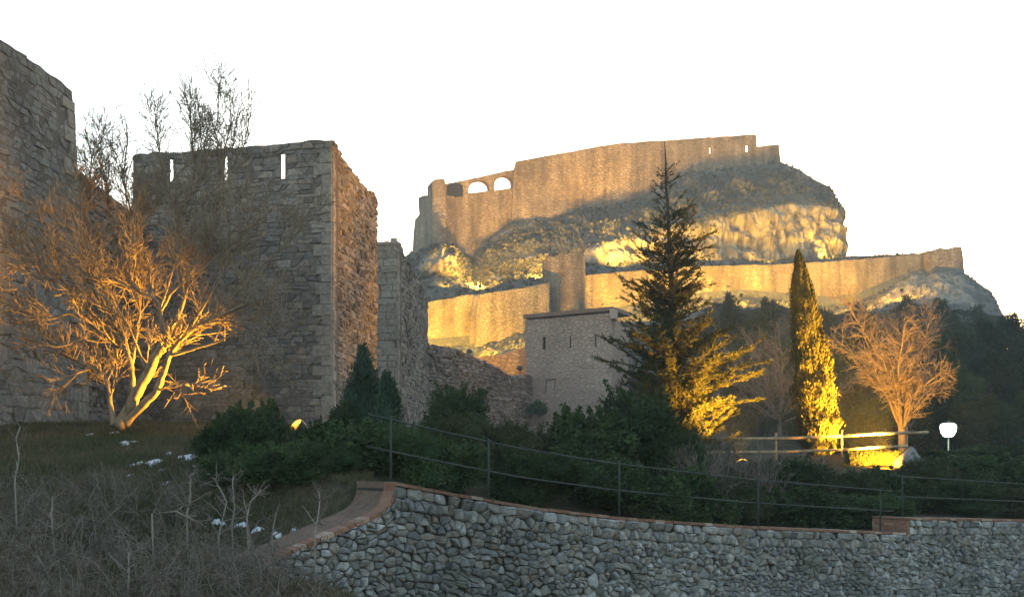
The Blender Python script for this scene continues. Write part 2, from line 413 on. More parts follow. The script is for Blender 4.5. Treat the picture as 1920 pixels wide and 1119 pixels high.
def coursed(u0, u1, v0, v1, hr, wr, jit, rg, split=0.16):
    """rubble brought to rough courses: wavy beds, random lengths, some stones split in two"""
    cells = []; v = v0; k = 0; sd = rg.uniform(0, 90)
    bed = lambda u, k: jit * (0.75 * nz(u * 0.8, k * 3.7, sd) + 0.45 * nz(u * 2.6, k * 7.1, sd))
    while v < v1:
        h = rg.uniform(*hr); u = u0 - rg.uniform(0, wr[1]); hm = (hr[0] + hr[1]) / 2
        lean = 0.0
        while u < u1:
            w = rg.uniform(*wr) * (1.5 if rg.random() < .12 else 1); a, b = max(u0, u), min(u1, u + w)
            l2 = rg.uniform(-1, 1) * jit * 0.5 if b < u1 else 0
            if b - a > 0.08:
                q = lambda x, kk, base: base + bed(x, kk) * hm
                m = (a + b) / 2
                lo = [(a + lean, q(a, k, v)), (m, q(m, k, v) + rg.uniform(-.02, .02) * jit), (b + l2, q(b, k, v))]
                hi = [(b - l2, q(b, k + 1, v + h)), (m, q(m, k + 1, v + h) + rg.uniform(-.02, .02) * jit), (a - lean, q(a, k + 1, v + h))]
                if rg.random() < split and h > hm * .8:
                    f = rg.uniform(.35, .65); ml = (a, lo[0][1] * (1 - f) + hi[2][1] * f); mr_ = (b, lo[2][1] * (1 - f) + hi[0][1] * f)
                    cells.append(lo + [mr_, ml]); cells.append([ml, mr_] + hi)
                else: cells.append(lo + hi)
            lean = l2; u += w
        v += h; k += 1
    return cells

def chaikin(poly, q):
    out = []; k = len(poly)
    for i in range(k):
        a = poly[i]; b = poly[(i + 1) % k]
        out.append((a[0] + (b[0] - a[0]) * q, a[1] + (b[1] - a[1]) * q)); out.append((a[0] + (b[0] - a[0]) * (1 - q), a[1] + (b[1] - a[1]) * (1 - q)))
    return out

def lay_stones(mb, cells, fmap, rg, depth=0.05, gap=0.012, q=0.14, keep=None, topv=None, tilt=0.15, dome=0.15, skip=0.0):
    """each cell becomes a stone: skirt, rounded shoulder, face with its own tilt"""
    for poly in cells:
        k = len(poly); cu = sum(p[0] for p in poly) / k; cv = sum(p[1] for p in poly) / k
        if keep and not keep(cu, cv): continue
        if rg.random() < skip: continue
        if topv: poly = [(a, min(b, topv(a))) for a, b in poly]
        ar = abs(sum(poly[i][0] * poly[(i + 1) % k][1] - poly[(i + 1) % k][0] * poly[i][1] for i in range(k))) / 2
        if ar < 0.0012: continue
        rad = math.sqrt(ar) * 0.56; g = gap * rg.uniform(0.5, 1.6)
        sc = max(0.6, 1 - g / rad)
        poly = chaikin(poly, q * rg.uniform(0.7, 1.3))
        poly = [(cu + (a - cu) * sc, cv + (b - cv) * sc) for a, b in poly]
        poly = [(a + rg.uniform(-1, 1) * rad * 0.05, b + rg.uniform(-1, 1) * rad * 0.05) for a, b in poly]
        d = depth * rg.uniform(0.45, 1.3); tu = rg.uniform(-1, 1) * tilt; tv = rg.uniform(-1, 1) * tilt
        n = len(poly); s2 = 1 - min(0.3, 0.02 / rad + 0.08)
        vs = [fmap(a, b, -0.03) for a, b in poly]
        vs += [fmap(a, b, d * 0.62 + (a - cu) * tu + (b - cv) * tv) for a, b in poly]
        vs += [fmap(cu + (a - cu) * s2, cv + (b - cv) * s2, d + (a - cu) * tu + (b - cv) * tv + rg.uniform(-1, 1) * d * 0.1) for a, b in poly]
        vs += [fmap(cu + (a - cu) * 0.45, cv + (b - cv) * 0.45, d * (1 + dome * rg.uniform(0.2, 1)) + (a - cu) * tu * .45 + (b - cv) * tv * .45 + rg.uniform(-1, 1) * d * 0.12) for a, b in poly]
        vs.append(fmap(cu, cv, d * (1 + dome)))
        fs = []
        for r_ in range(3):
            for i in range(n): fs.append((r_ * n + i, r_ * n + (i + 1) % n, (r_ + 1) * n + (i + 1) % n, (r_ + 1) * n + i))
        for i in range(n): fs.append((3 * n + i, 3 * n + (i + 1) % n, 4 * n))
        mb.add(vs, fs, min(0.999, max(0, rg.random())))

def plan_map(p0, p1, z0, front, batter=0.0, h=12.0):
    """(u along, v up, d out) -> world on the vertical plane p0-p1; front = a plan point on the side that is seen"""
    p0 = Vector(p0[:2]); p1 = Vector(p1[:2]); d = (p1 - p0); L = d.length; d = d / L
    n = Vector((d.y, -d.x))
    if n.dot(Vector(front) - p0) < 0: n = -n
    def f(u, v, o):
        oo = o + batter * max(0, 1 - v / h)
        return (p0.x + d.x * u + n.x * oo, p0.y + d.y * u + n.y * oo, z0 + v)
    return f, L

def solid_strip(mb, fmap, u0, u1, v0, topf, th, step=0.35, tone=0.5, back=None):
    """backing wall: columns from v0 up to topf(u), th thick, one closed shell"""
    n = max(1, int(round((u1 - u0) / step))); us = [u0 + (u1 - u0) * i / n for i in range(n + 1)]
    vs = []
    for u in us:
        t = topf(u)
        ub = u if back is None else back[0] + (back[1] - back[0]) * (u - u0) / (u1 - u0)
        vs += [fmap(u, v0, 0), fmap(u, t, 0), fmap(ub, t, -th), fmap(ub, v0, -th)]
    fs = []
    for i in range(n):
        a = 4 * i; b = 4 * (i + 1)
        for k in range(4): fs.append((a + k, a + (k + 1) % 4, b + (k + 1) % 4, b + k))
    fs.append((3, 2, 1, 0)); e = 4 * n; fs.append((e, e + 1, e + 2, e + 3))
    mb.add(vs, fs, tone)

def quoins(mb, fmap, u_edge, sgn, v0, v1, rg, h=0.42, depth=0.075):
    v = v0; k = 0
    while v < v1:
        hh = h * rg.uniform(0.8, 1.2); w = (0.75 if k % 2 else 0.42) * rg.uniform(0.85, 1.15); vv = min(v + hh, v1)
        a, b = (u_edge - w, u_edge + 0.02) if sgn > 0 else (u_edge - 0.02, u_edge + w)
        g = 0.008; dd = depth * rg.uniform(0.85, 1.15)
        poly = [(a + g, v + g), (b, v + g), (b, vv - g), (a + g, vv - g)]
        poly = [(p + rg.uniform(-.008, .008), q_ + rg.uniform(-.008, .008)) for p, q_ in poly]
        cu = (a + b) / 2; cv = (v + vv) / 2
        vs = [fmap(p, q_, -0.03) for p, q_ in poly] + [fmap(p, q_, dd * 0.85) for p, q_ in poly] + [fmap(cu + (p - cu) * 0.94, cv + (q_ - cv) * 0.92, dd) for p, q_ in poly]
        fs = []
        for r_ in range(2):
            for i in range(4): fs.append((r_ * 4 + i, r_ * 4 + (i + 1) % 4, (r_ + 1) * 4 + (i + 1) % 4, (r_ + 1) * 4 + i))
        fs.append((8, 9, 10, 11)); mb.add(vs, fs, rg.random()); v += hh; k += 1

# --- square tower with arrow slits
rg = random.Random(11)
BR = Vector((-7.10, 42.0)); BL = Vector((-15.7, 44.2)); BB = Vector((-6.52, 51.3))
TZ = 12.62; Z0 = 0.3
tower = thing('square_tower', 'open-backed square stone tower with three arrow slits, behind the floodlit bare tree', 'tower', (BR.x, BR.y, Z0))
fm, L = plan_map(BL, BR, Z0, (0, 0)); HB = TZ - Z0
def ragged(base, amp, sd, cell=0.5):
    def f(u): return base + amp * (nz(u / cell, sd, 0.3) * 1.2 + 0.6 * nz(u / (cell * 3.7), sd, 4.3))
    return f
topB = ragged(HB - 0.06, 0.10, 1.0)
slits = [(322, 300, 341, 6.5), (424, 294, 338, 5.5), (531, 290, 335, 7.5)]
holes = []
for px, ya, yb, wp in slits:
    d = (BR - BL).normalized(); k = (px - 960) / FOC
    t = (BL.x - k * BL.y) / (k * d.y - d.x)
    Y = BL.y + d.y * t; hw = wp / FOC * Y / 2
    holes.append((t - hw, t + hw, (HOR - yb) / FOC * Y - Z0, (HOR - ya) / FOC * Y - Z0))
def inhole(u, v, pad=0.0):
    return any(a - pad < u < b + pad and c - pad < v < d_ + pad for a, b, c, d_ in holes)
core = MB(); edges = [0.0]
for a, b, c, d_ in holes: edges += [a, b]
edges.append(L - 0.0)
SPL = 0.55                                       # the embrasures widen inwards
for i in range(0, len(edges), 2): solid_strip(core, fm, edges[i], edges[i + 1], -1.2, topB, 0.62, back=(edges[i] + (SPL if i > 0 else 0), edges[i + 1] - (SPL if i < len(edges) - 2 else 0)))
for a, b, c, d_ in holes:
    solid_strip(core, fm, a + .001, b - .001, -1.2, lambda u, c=c: c, 0.62, step=.05, back=(a - SPL, b + SPL))
    core_top = MB(); n0 = len(core.v)
    vs = []
    for u, ub in ((a + .001, a - SPL), (b - .001, b + SPL)): vs += [fm(u, d_, 0), fm(u, topB(u), 0), fm(ub, topB(ub), -.62), fm(ub, d_ + .3, -.62)]
    core.add(vs, [(0, 1, 5, 4), (1, 2, 6, 5), (2, 3, 7, 6), (3, 0, 4, 7)])
st = MB(); cells = coursed(0, L, -0.1, HB + 0.25, (.15, .31), (.22, .62), .3, rg)
# stones beside a slit are trimmed to its jamb
def trim(poly):
    for a, b, c, d_ in holes:
        us = [p[0] for p in poly]; vs_ = [p[1] for p in poly]
        if max(us) > a and min(us) < b and max(vs_) > c and min(vs_) < d_:
            cu = sum(us) / len(us); cv = sum(vs_) / len(vs_)
            if cv > d_ - 0.02: poly = clip_half(poly, 0, d_ + .01, 0, -1)
            elif cv < c + 0.02: poly = clip_half(poly, 0, c - .01, 0, 1)
            elif cu < (a + b) / 2: poly = clip_half(poly, a - rnd.uniform(0, .02), 0, 1, 0)
            else: poly = clip_half(poly, b + rnd.uniform(0, .02), 0, -1, 0)
    return poly
cells = [t for t in (trim(c) for c in cells) if len(t) >= 3]
lay_stones(st, cells, fm, rg, 0.045, 0.009, 0.08, keep=lambda u, v: v < topB(u) - .03, topv=lambda u: topB(u) + 0.09, dome=.05, tilt=.12)
fs_, Ls = plan_map(BR, BB, Z0, (0, 0))
if True:
    fs_, Ls = plan_map(BR, BB, Z0, (40, 45))
topBs = lambda u: HB - 0.06 + 0.12 * nz(u * 2, 5.5) - 0.5 * math.sin(math.pi * min(1, u / Ls)) * 0.5 + 0.05 * nz(u * 7, 1.5)
solid_strip(core, fs_, 0.20, Ls, -1.2, topBs, 0.6)
# left flank of the open-backed tower
fl, Ll = plan_map(BL, BL + (BB - BR), Z0, (-40, 45))
solid_strip(core, fl, 0.001, Ll, -1.2, lambda u: HB - 1.2, 0.6)
cells = coursed(0.06, Ls, -0.1, HB + 0.25, (.14, .30), (.2, .6), .5, rg, .25)
ss = MB(); lay_stones(ss, cells, fs_, rg, 0.07, 0.010, 0.12, keep=lambda u, v: v < topBs(u) - .03, topv=lambda u: topBs(u) + 0.09, tilt=0.22, dome=.08)
core.build('wall_core', M['mortar'], tower)
st.build('front_masonry', M['stoneB'], tower); ss.build('flank_masonry', M['stoneB'], tower)
qn = MB(); quoins(qn, fm, L, 1, 0, HB - 0.5, rg, 0.40); quoins(qn, fs_, 0, -1, 0, HB - 0.5, rg, 0.40)
qn.build('corner_stone', M['quoin'], tower)

# --- next tower along the wall
rg = random.Random(12)
CR = Vector((-6.45, 60.0)); CL = Vector((-10.2, 60.9)); CB = Vector((-5.92, 74.5))
tw = thing('narrow_tower', 'second square tower further along the town wall, dressed ashlar front, behind pointed juniper', 'tower', (CR.x, CR.y, Z0))
fm, L = plan_map(CL, CR, Z0, (0, 0)); HC = 12.25 - Z0
core = MB(); tC = ragged(HC - 0.05, 0.07, 2.0); solid_strip(core, fm, 0, L, -1, tC, 0.7)
st = MB(); cells = coursed(0, L, -.1, HC + .2, (.30, .42), (.45, 1.0), .08, rg, .05)
lay_stones(st, cells, fm, rg, 0.05, 0.012, 0.07, keep=lambda u, v: v < tC(u) - .02, tilt=0.08)
st.build('front_masonry', M['quoin'], tw)
fs_, Ls = plan_map(CR, CB, Z0, (40, 60)); tCs = lambda u: HC - 0.05 - 0.055 * u + 0.12 * nz(u * 1.5, 8.8)
solid_strip(core, fs_, 0.24, Ls, -1, tCs, 0.7)
core.build('wall_core', M['mortar'], tw)
st = MB(); cells = coursed(0.06, Ls, -.1, HC + .2, (.16, .34), (.22, .7), .5, rg, .25)
lay_stones(st, cells, fs_, rg, 0.07, 0.010, 0.12, keep=lambda u, v: v < tCs(u) - .03, topv=lambda u: tCs(u) + .09, tilt=0.22, dome=.08)
st.build('flank_masonry', M['stoneB'], tw)
qn = MB(); quoins(qn, fs_, 0, -1, 0, HC - 0.4, rg, 0.42, 0.08); qn.build('corner_stone', M['quoin'], tw)

# --- big old wall at the left edge
rg = random.Random(13)
AF = Vector((-14.85, 36.0)); AN = Vector((-15.9, 22.0))
wa = thing('old_wall_tower', 'tall rough grey stone bastion cut off by the picture edge, grass at its foot', 'wall', (AF.x, AF.y, 0.6))
fm, L = plan_map(AN, AF, 0.6, (0, 30), batter=0.55, h=11.0); HA = 12.5 - 0.6
tA = lambda u: HA - 0.05 + 0.10 * nz(u * 2.2, 3.3) + 0.06 * nz(u * 6, 2.3)
core = MB(); solid_strip(core, fm, 0, L, -1.5, tA, 3.0); core.build('wall_core', M['mortar'], wa)
cells = coursed(0, L, 7.4, HA + .25, (.20, .34), (.25, .65), .45, rg, .2) + coursed(0, L, -.2, 7.38, (.26, .46), (.3, .85), .6, rg, .25)
st = MB(); lay_stones(st, cells, fm, rg, 0.05, 0.007, 0.12, keep=lambda u, v: v < tA(u) - .03, topv=lambda u: tA(u) + .09, tilt=0.10, dome=.06)
st.build('face_masonry', M['stoneA'], wa)
qn = MB(); quoins(qn, fm, L, 1, 0.2, HA - 0.5, rg, 0.5, 0.11); qn.build('corner_stone', M['quoin'], wa)
# --- low curtain between the bastion and the slit tower
rg = random.Random(14)
K0 = Vector((-15.15, 36.02)); K1 = Vector((-15.72, 44.1))
ct = thing('curtain_wall', 'lower town wall stretch between the left bastion and the slit tower, behind bare branches', 'wall', (K0.x, K0.y, 0.6))
fm, L = plan_map(K0, K1, 0.6, (0, 40), batter=0.25, h=9.0); HK = 10.15 - 0.6
tK = lambda u: HK + 0.10 * nz(u * 2.2, 7.3) + 0.07 * nz(u * 6, 5.3)
core = MB(); solid_strip(core, fm, 0, L, -1.5, tK, 1.2); core.build('wall_core', M['mortar'], ct)
cells = coursed(0, L, -.2, HK + .2, (.16, .34), (.22, .65), .5, rg, .2)
st = MB(); lay_stones(st, cells, fm, rg, 0.09, 0.016, 0.15, keep=lambda u, v: v < tK(u) - .02, tilt=0.25)
st.build('face_masonry', M['stoneB'], ct)

# --- ruined wall running from the second tower to the guardhouse
rg = random.Random(15)
D0 = Vector((-6.15, 76.0)); D1 = Vector((1.75, 95.0)); dd = (D1 - D0)
rw = thing('ruined_wall', 'broken sloping rubble wall running from second tower to the flat-roofed guardhouse', 'wall', (D0.x, D0.y, 1.5))
fm, L = plan_map(D0, D1, 1.5, (10, 70))
prof = [(803, 645), (845, 652), (860, 656), (897, 673), (925, 685), (946, 698), (965, 710), (978, 704), (995, 702)]
tab = []
for px, py in prof:
    k = (px - 960) / FOC; d = dd.normalized(); t = (D0.x - k * D0.y) / (k * d.y - d.x); Y = D0.y + d.y * t
    tab.append((t, (HOR - py) / FOC * Y - 1.5))
tD = lambda u: lerp_table(tab, u) + 0.16 * nz(u * 1.6, 1.1) + .1 * nz(u * 4, 2.2)
core = MB(); solid_strip(core, fm, 0, L, -2, tD, 1.3); core.build('wall_core', M['mortar'], rw)
cells = coursed(0, L, -.2, 8.2, (.18, .36), (.25, .75), .7, rg, .25)
st = MB(); lay_stones(st, cells, fm, rg, 0.15, 0.02, 0.16, keep=lambda u, v: v < tD(u) - .02, tilt=0.35)
st.build('face_masonry', M['rubbleD'], rw)

# ------------------------------------------------------------------ distant walls: outlines on real vertical planes
def facade(mb, P0, P1, outline, holes=(), th=2.0, amp=0.25, step=1.2, sd=0.0, rough_from=None):
    """outline/holes are photograph pixels thrown onto the vertical plane P0-P1, then thickened away from the viewer"""
    P0 = Vector(P0); P1 = Vector(P1); d = (P1 - P0).normalized(); n = Vector((-d.y, d.x))
    if n.y < 0: n = -n
    def proj(px, py):
        k = (px - 960) / FOC; t = (P0.x - k * P0.y) / (k * d.y - d.x); Y = P0.y + d.y * t
        return (t, (HOR - py) / FOC * Y)
    def refine(poly, a_):
        out = []; m = len(poly)
        for i in range(m):
            a = poly[i]; b = poly[(i + 1) % m]; l = math.dist(a, b); k = max(1, int(l / step))
            for j in range(k):
                t = j / k; u = a[0] + (b[0] - a[0]) * t; v = a[1] + (b[1] - a[1]) * t
                e = a_ if (0 < t) else a_ * 0.4
                out.append((u + e * 0.5 * nz(u * .9, v * .9, sd + 3), v + e * nz(u * 0.8, v * 0.8, sd)))
        return out
    bm = bmesh.new()
    def loop(poly):
        vs = [bm.verts.new((P0.x + d.x * u, P0.y + d.y * u, v)) for u, v in poly]
        for i in range(len(vs)): bm.edges.new((vs[i], vs[(i + 1) % len(vs)]))
    loop(refine([proj(*p) for p in outline], amp))
    for h in holes: loop(refine([proj(*p) for p in h], amp * 0.15))
    r = bmesh.ops.triangle_fill(bm, edges=bm.edges[:], use_beauty=True, use_dissolve=False)
    faces = [f for f in bm.faces]
    ex = bmesh.ops.extrude_face_region(bm, geom=faces)
    vs = [g for g in ex['geom'] if isinstance(g, bmesh.types.BMVert)]
    bmesh.ops.translate(bm, verts=vs, vec=(n.x * th, n.y * th, 0))
    # extrude leaves the first faces as the near side
    bmesh.ops.recalc_face_normals(bm, faces=bm.faces[:])
    idx = {v: i for i, v in enumerate(bm.verts)}
    mb.add([v.co[:] for v in bm.verts], [[idx[v] for v in f.verts] for f in bm.faces]); bm.free()
    return d, n

def plane2(pxa, Ya, pxb, Yb): return ((pxa - 960) / FOC * Ya, Ya), ((pxb - 960) / FOC * Yb, Yb)
def arch(xa, xb, ytop, ybot, n=14, lean=0.0):
    out = [(xa, ybot)]; c = (xa + xb) / 2; r = (xb - xa) / 2; sp = ytop + r * 0.92
    for i in range(n + 1):
        th = math.pi - math.pi * i / n
        out.append((c + r * math.cos(th), sp - r * 0.92 * math.sin(th) + lean * (c + r * math.cos(th) - c)))
    out.append((xb, ybot + lean * (xb - xa) * 1.5)); return out

# lower castle wall, left part
low = thing('lower_castle_wall', 'floodlit yellow lower castle wall left of the round tower', 'wall', W(800, 650, 150))
a, b = plane2(780, 150, 1030, 160)
mb = MB(); facade(mb, a, b, [(760, 690), (760, 580), (800, 567), (850, 558), (900, 550), (960, 541), (1030, 530), (1030, 690)], th=1.8, amp=0.25); mb.build('wall', M['town'], low)
a2, b2 = plane2(893, 151, 1030, 157.5)
mb = MB(); facade(mb, a2, b2, [(893, 690), (893, 590), (896, 575), (900, 552), (960, 543), (1030, 532), (1030, 690)], th=2.0, amp=0.15, sd=4); mb.build('buttress', M['town'], low)
# round tower
rt = thing('round_tower', 'pale round stone tower rising above the lit lower castle wall', 'tower', W(1057, 600, 164))
mb = MB(); c = W(1057, 600, 165); rad = 40.5 / FOC * 165; nseg = 48; nh = 14
ztop = (HOR - 484) / FOC * 165; zb = (HOR - 640) / FOC * 165
vs = []; fs = []
for i in range(nh + 1):
    for j in range(nseg):
        th = 2 * math.pi * j / nseg; z = zb + (ztop - zb) * i / nh
        r_ = rad * (1.03 - 0.04 * i / nh) + 0.06 * nz(math.cos(th) * 3, math.sin(th) * 3, z * .5)
        zz = z + (0.35 * nz(math.cos(th) * 4, math.sin(th) * 4, 7) + 0.45 * math.cos(th) if i == nh else 0)
        vs.append((c.x + r_ * math.cos(th), c.y + r_ * math.sin(th), zz))
for i in range(nh):
    for j in range(nseg): fs.append((i * nseg + j, i * nseg + (j + 1) % nseg, (i + 1) * nseg + (j + 1) % nseg, (i + 1) * nseg + j))
vin = [(c.x + (p[0] - c.x) * 0.8, c.y + (p[1] - c.y) * 0.8, p[2]) for p in vs[-nseg:]]; o = len(vs); vs += vin
for j in range(nseg): fs.append((nh * nseg + j, nh * nseg + (j + 1) % nseg, o + (j + 1) % nseg, o + j))
vlow = [(p[0], p[1], p[2] - 1.2) for p in vin]; o2 = len(vs); vs += vlow
for j in range(nseg): fs.append((o + j, o + (j + 1) % nseg, o2 + (j + 1) % nseg, o2 + j))
fs.append([o2 + j for j in range(nseg)])
mb.add(vs, fs); mb.build('tower_shell', M['castle'], rt)
# lower castle wall, right part and end bastion
lowr = thing('long_castle_wall', 'long lower castle wall right of the round tower, behind the fir and cypress', 'wall', W(1300, 560, 178))
a, b = plane2(1090, 165, 1745, 209)
mb = MB(); facade(mb, a, b, [(1085, 700), (1085, 520), (1100, 516), (1180, 509), (1300, 499), (1430, 497), (1560, 490), (1650, 483), (1745, 474), (1745, 600), (1500, 640)], th=1.8, amp=0.22, sd=9); mb.build('wall', M['town'], lowr)
a, b = plane2(1735, 207, 1812, 209)
bas = thing('end_bastion', 'blocky ruined bastion at the right end of the lower castle wall', 'wall', W(1775, 510, 208))
mb = MB(); facade(mb, a, b, [(1738, 530), (1740, 470), (1758, 469), (1762, 465), (1785, 466), (1788, 463), (1803, 462), (1805, 475), (1809, 512), (1809, 540)], th=7, amp=0.3, sd=2); mb.build('wall', M['castle'], bas)

# upper castle
up = thing('upper_castle', 'long brown castle wall with two open arches crowning the rock', 'castle', W(1100, 420, 205))
a, b = plane2(812, 196, 967, 201)
mb = MB(); facade(mb, a, b, [(812, 520), (812, 370), (836, 366), (870, 362), (920, 359), (972, 353), (972, 520)], th=3, amp=0.15, sd=1); mb.build('arcade_base', M['castle'], up)
a2, b2 = plane2(834, 196.9, 970, 201.3)
mb = MB(); facade(mb, a2, b2, [(834, 375), (834, 345), (870, 338), (920, 327), (966, 317), (966, 362), (900, 372)],
                  holes=[arch(878, 918, 338, 363.4, lean=-0.1), arch(927, 961.5, 330, 357.2, lean=-0.1)], th=1.6, amp=0.1, step=1.0, sd=1); arc = mb.build('arcade', M['castle'], up)
a3, b3 = plane2(838, 196.7, 868, 197.6)
mb = MB(); facade(mb, a3, b3, [(839, 371), (839, 349), (846, 345), (860, 344), (868, 348), (868, 368)], th=0.25, amp=0.05, sd=1); mb.build('blocked_arch', M['dark'], up)
a4, b4 = plane2(811, 194.5, 837, 195.3)
mb = MB(); facade(mb, a4, b4, [(811, 520), (811, 339), (815, 336.5), (833, 335.5), (835.5, 345), (836.5, 420), (838, 520)], th=4, amp=0.12, sd=6); mb.build('corner_pier', M['castle'], up)
a5, b5 = plane2(775, 206, 813, 196)
mb = MB(); facade(mb, a5, b5, [(771, 520), (775, 440), (778, 412), (786, 402), (784, 371), (800, 366), (815, 364), (815, 520)], th=4, amp=0.2, sd=7); mb.build('side_wall', M['castle'], up)
a6, b6 = plane2(962, 200.2, 1418, 217)
hol = [[(1330, 288), (1330, 277), (1332, 274), (1334, 277), (1334, 288)], [(1398.5, 284.5), (1398.5, 272), (1404.5, 272), (1404.5, 284.5)], [(1365.5, 265), (1365.5, 262.5), (1367.5, 262.5), (1367.5, 265)]]
mb = MB(); facade(mb, a6, b6, [(958, 520), (959, 420), (964, 320), (968, 303), (1010, 295), (1060, 286), (1110, 277), (1150, 270), (1200, 266), (1280, 261), (1350, 256), (1418, 252), (1419, 274.5), (1420, 340), (1420, 420), (1250, 480)], holes=hol, th=0.6, amp=0.16, step=1.4, sd=3); mb.build('main_wall', M['castle'], up)
a7, b7 = plane2(1416, 216.8, 1466, 219)
mb = MB(); facade(mb, a7, b7, [(1416, 360), (1416, 275), (1440, 272.5), (1461, 270.5), (1462, 285), (1465, 306), (1466, 360)], th=2.2, amp=0.15, sd=5); mb.build('end_wall', M['castle'], up)

# guardhouse with a flat lean-to roof
gh = thing('guardhouse', 'pinkish flat-roofed stone guardhouse with narrow slots, left of the tall fir', 'house', W(1065, 780, 94))
a, b = plane2(985, 95, 1148, 92.5)
mb = MB(); dG, nG = facade(mb, a, b, [(988, 820), (986, 700), (983.5, 600), (1060, 594), (1146, 586), (1148, 700), (1149, 820)],
     holes=[[(1017.5, 655), (1017.5, 631.5), (1023, 631.5), (1023, 655)], [(1068, 653), (1068, 628), (1070.5, 628), (1070.5, 653)], [(1115, 650), (1115, 626), (1118, 626), (1118, 650)]], th=0.7, amp=0.05, step=0.7)
mb.build('front_wall', M['plaster'], gh)
P0 = Vector(a); P1 = Vector(b)
for (px, ya, yb, w_) in ((1020, 630, 656, 9), (1069, 627, 654, 6), (1116.5, 625, 651, 6)):
    q = W(px, (ya + yb) / 2, 94.6); mb = MB(); k = (px - 960) / FOC; d = dG; t = (P0.x - k * P0.y) / (k * d.y - d.x); Y = P0.y + d.y * t
    q = W(px, (ya + yb) / 2, Y); mb.box((q.x + nG.x * .6, q.y + nG.y * .6, q.z), w_ / FOC * 94, 0.06, (yb - ya) / FOC * 94, Matrix.Rotation(math.atan2(dG.y, dG.x), 3, 'Z')); mb.build('window_slot', M['dark'], gh)
# flank, back and roof
mb = MB(); rot = Matrix.Rotation(math.atan2(dG.y, dG.x), 3, 'Z')
pr = W(1148, 700, 92.5); plf = W(985, 700, 95)
zt = (HOR - 600) / FOC * 94.0
for p in (pr, plf):
    inw = -1 if p is pr else 1
    c = Vector((p.x + nG.x * 3.7 + dG.x * 0.36 * inw, p.y + nG.y * 3.7 + dG.y * 0.36 * inw, zt / 2 + 0.4)); mb.box(c, 0.7, 6.0, zt - 0.9, rot)
mb.build('side_wall', M['plaster'], gh)
mb = MB(); cc = (pr + plf) / 2; zr = lambda px, py, Y: (HOR - py) / FOC * Y
vs = []
for (p, py, Y, e) in ((plf, 597.5, 95, -1), (pr, 582.5, 92.5, 1)):
    for off, dz in ((-0.22, 0), (7.0, 1.5)):
        for t in (0, 0.34):
            vs.append((p.x + nG.x * off + dG.x * 0.14 * e, p.y + nG.y * off + dG.y * 0.14 * e, (HOR - py) / FOC * Y + dz * 0.25 + t))
mb.add(vs, [(0, 1, 5, 4), (2, 6, 7, 3), (1, 3, 7, 5), (0, 4, 6, 2), (0, 2, 3, 1), (4, 5, 7, 6)]); mb.build('roof', M['roof'], gh)
mb = MB()
for (x0, y0, x1, y1, w_) in ((1023, 736, 1025, 711, .07), (1025, 712, 1042, 710, .08), (1042, 710, 1039, 731, .07)):
    q0 = W(x0, y0, 94.2); q1 = W(x1, y1, 93.9); k0 = []
    for q, x_ in ((q0, x0), (q1, x1)):
        k = (x_ - 960) / FOC; t = (P0.x - k * P0.y) / (k * dG.y - dG.x); Y = P0.y + dG.y * t; k0.append(Vector((k * Y - nG.x * .02, Y - nG.y * .02, q.z)))
    mb.tube(k0, [w_ / 2] * 2, 6)
mb.build('blocked_window', M['dark'], gh)
# chimney-like parapet end at the right of the roof
mb = MB(); q = W(1152, 588, 92.3); mb.box((q.x, q.y + .6, q.z), 0.45, 1.4, 0.9, rot, jit=0.05); mb.build('parapet_end', M['quoin'], gh)

# lit wall fragment behind the ruined wall
fr = thing('wall_fragment', 'short floodlit terrace wall fragment behind the ruined wall, left of guardhouse', 'wall', W(940, 700, 112))
a, b = plane2(870, 108, 1000, 112)
mb = MB(); facade(mb, a, b, [(872, 760), (872, 672), (900, 669), (930, 664), (955, 659), (970, 653), (1000, 652), (1000, 760)], th=2.2, amp=0.3, step=0.8, sd=12); mb.build('wall', M['town'], fr)

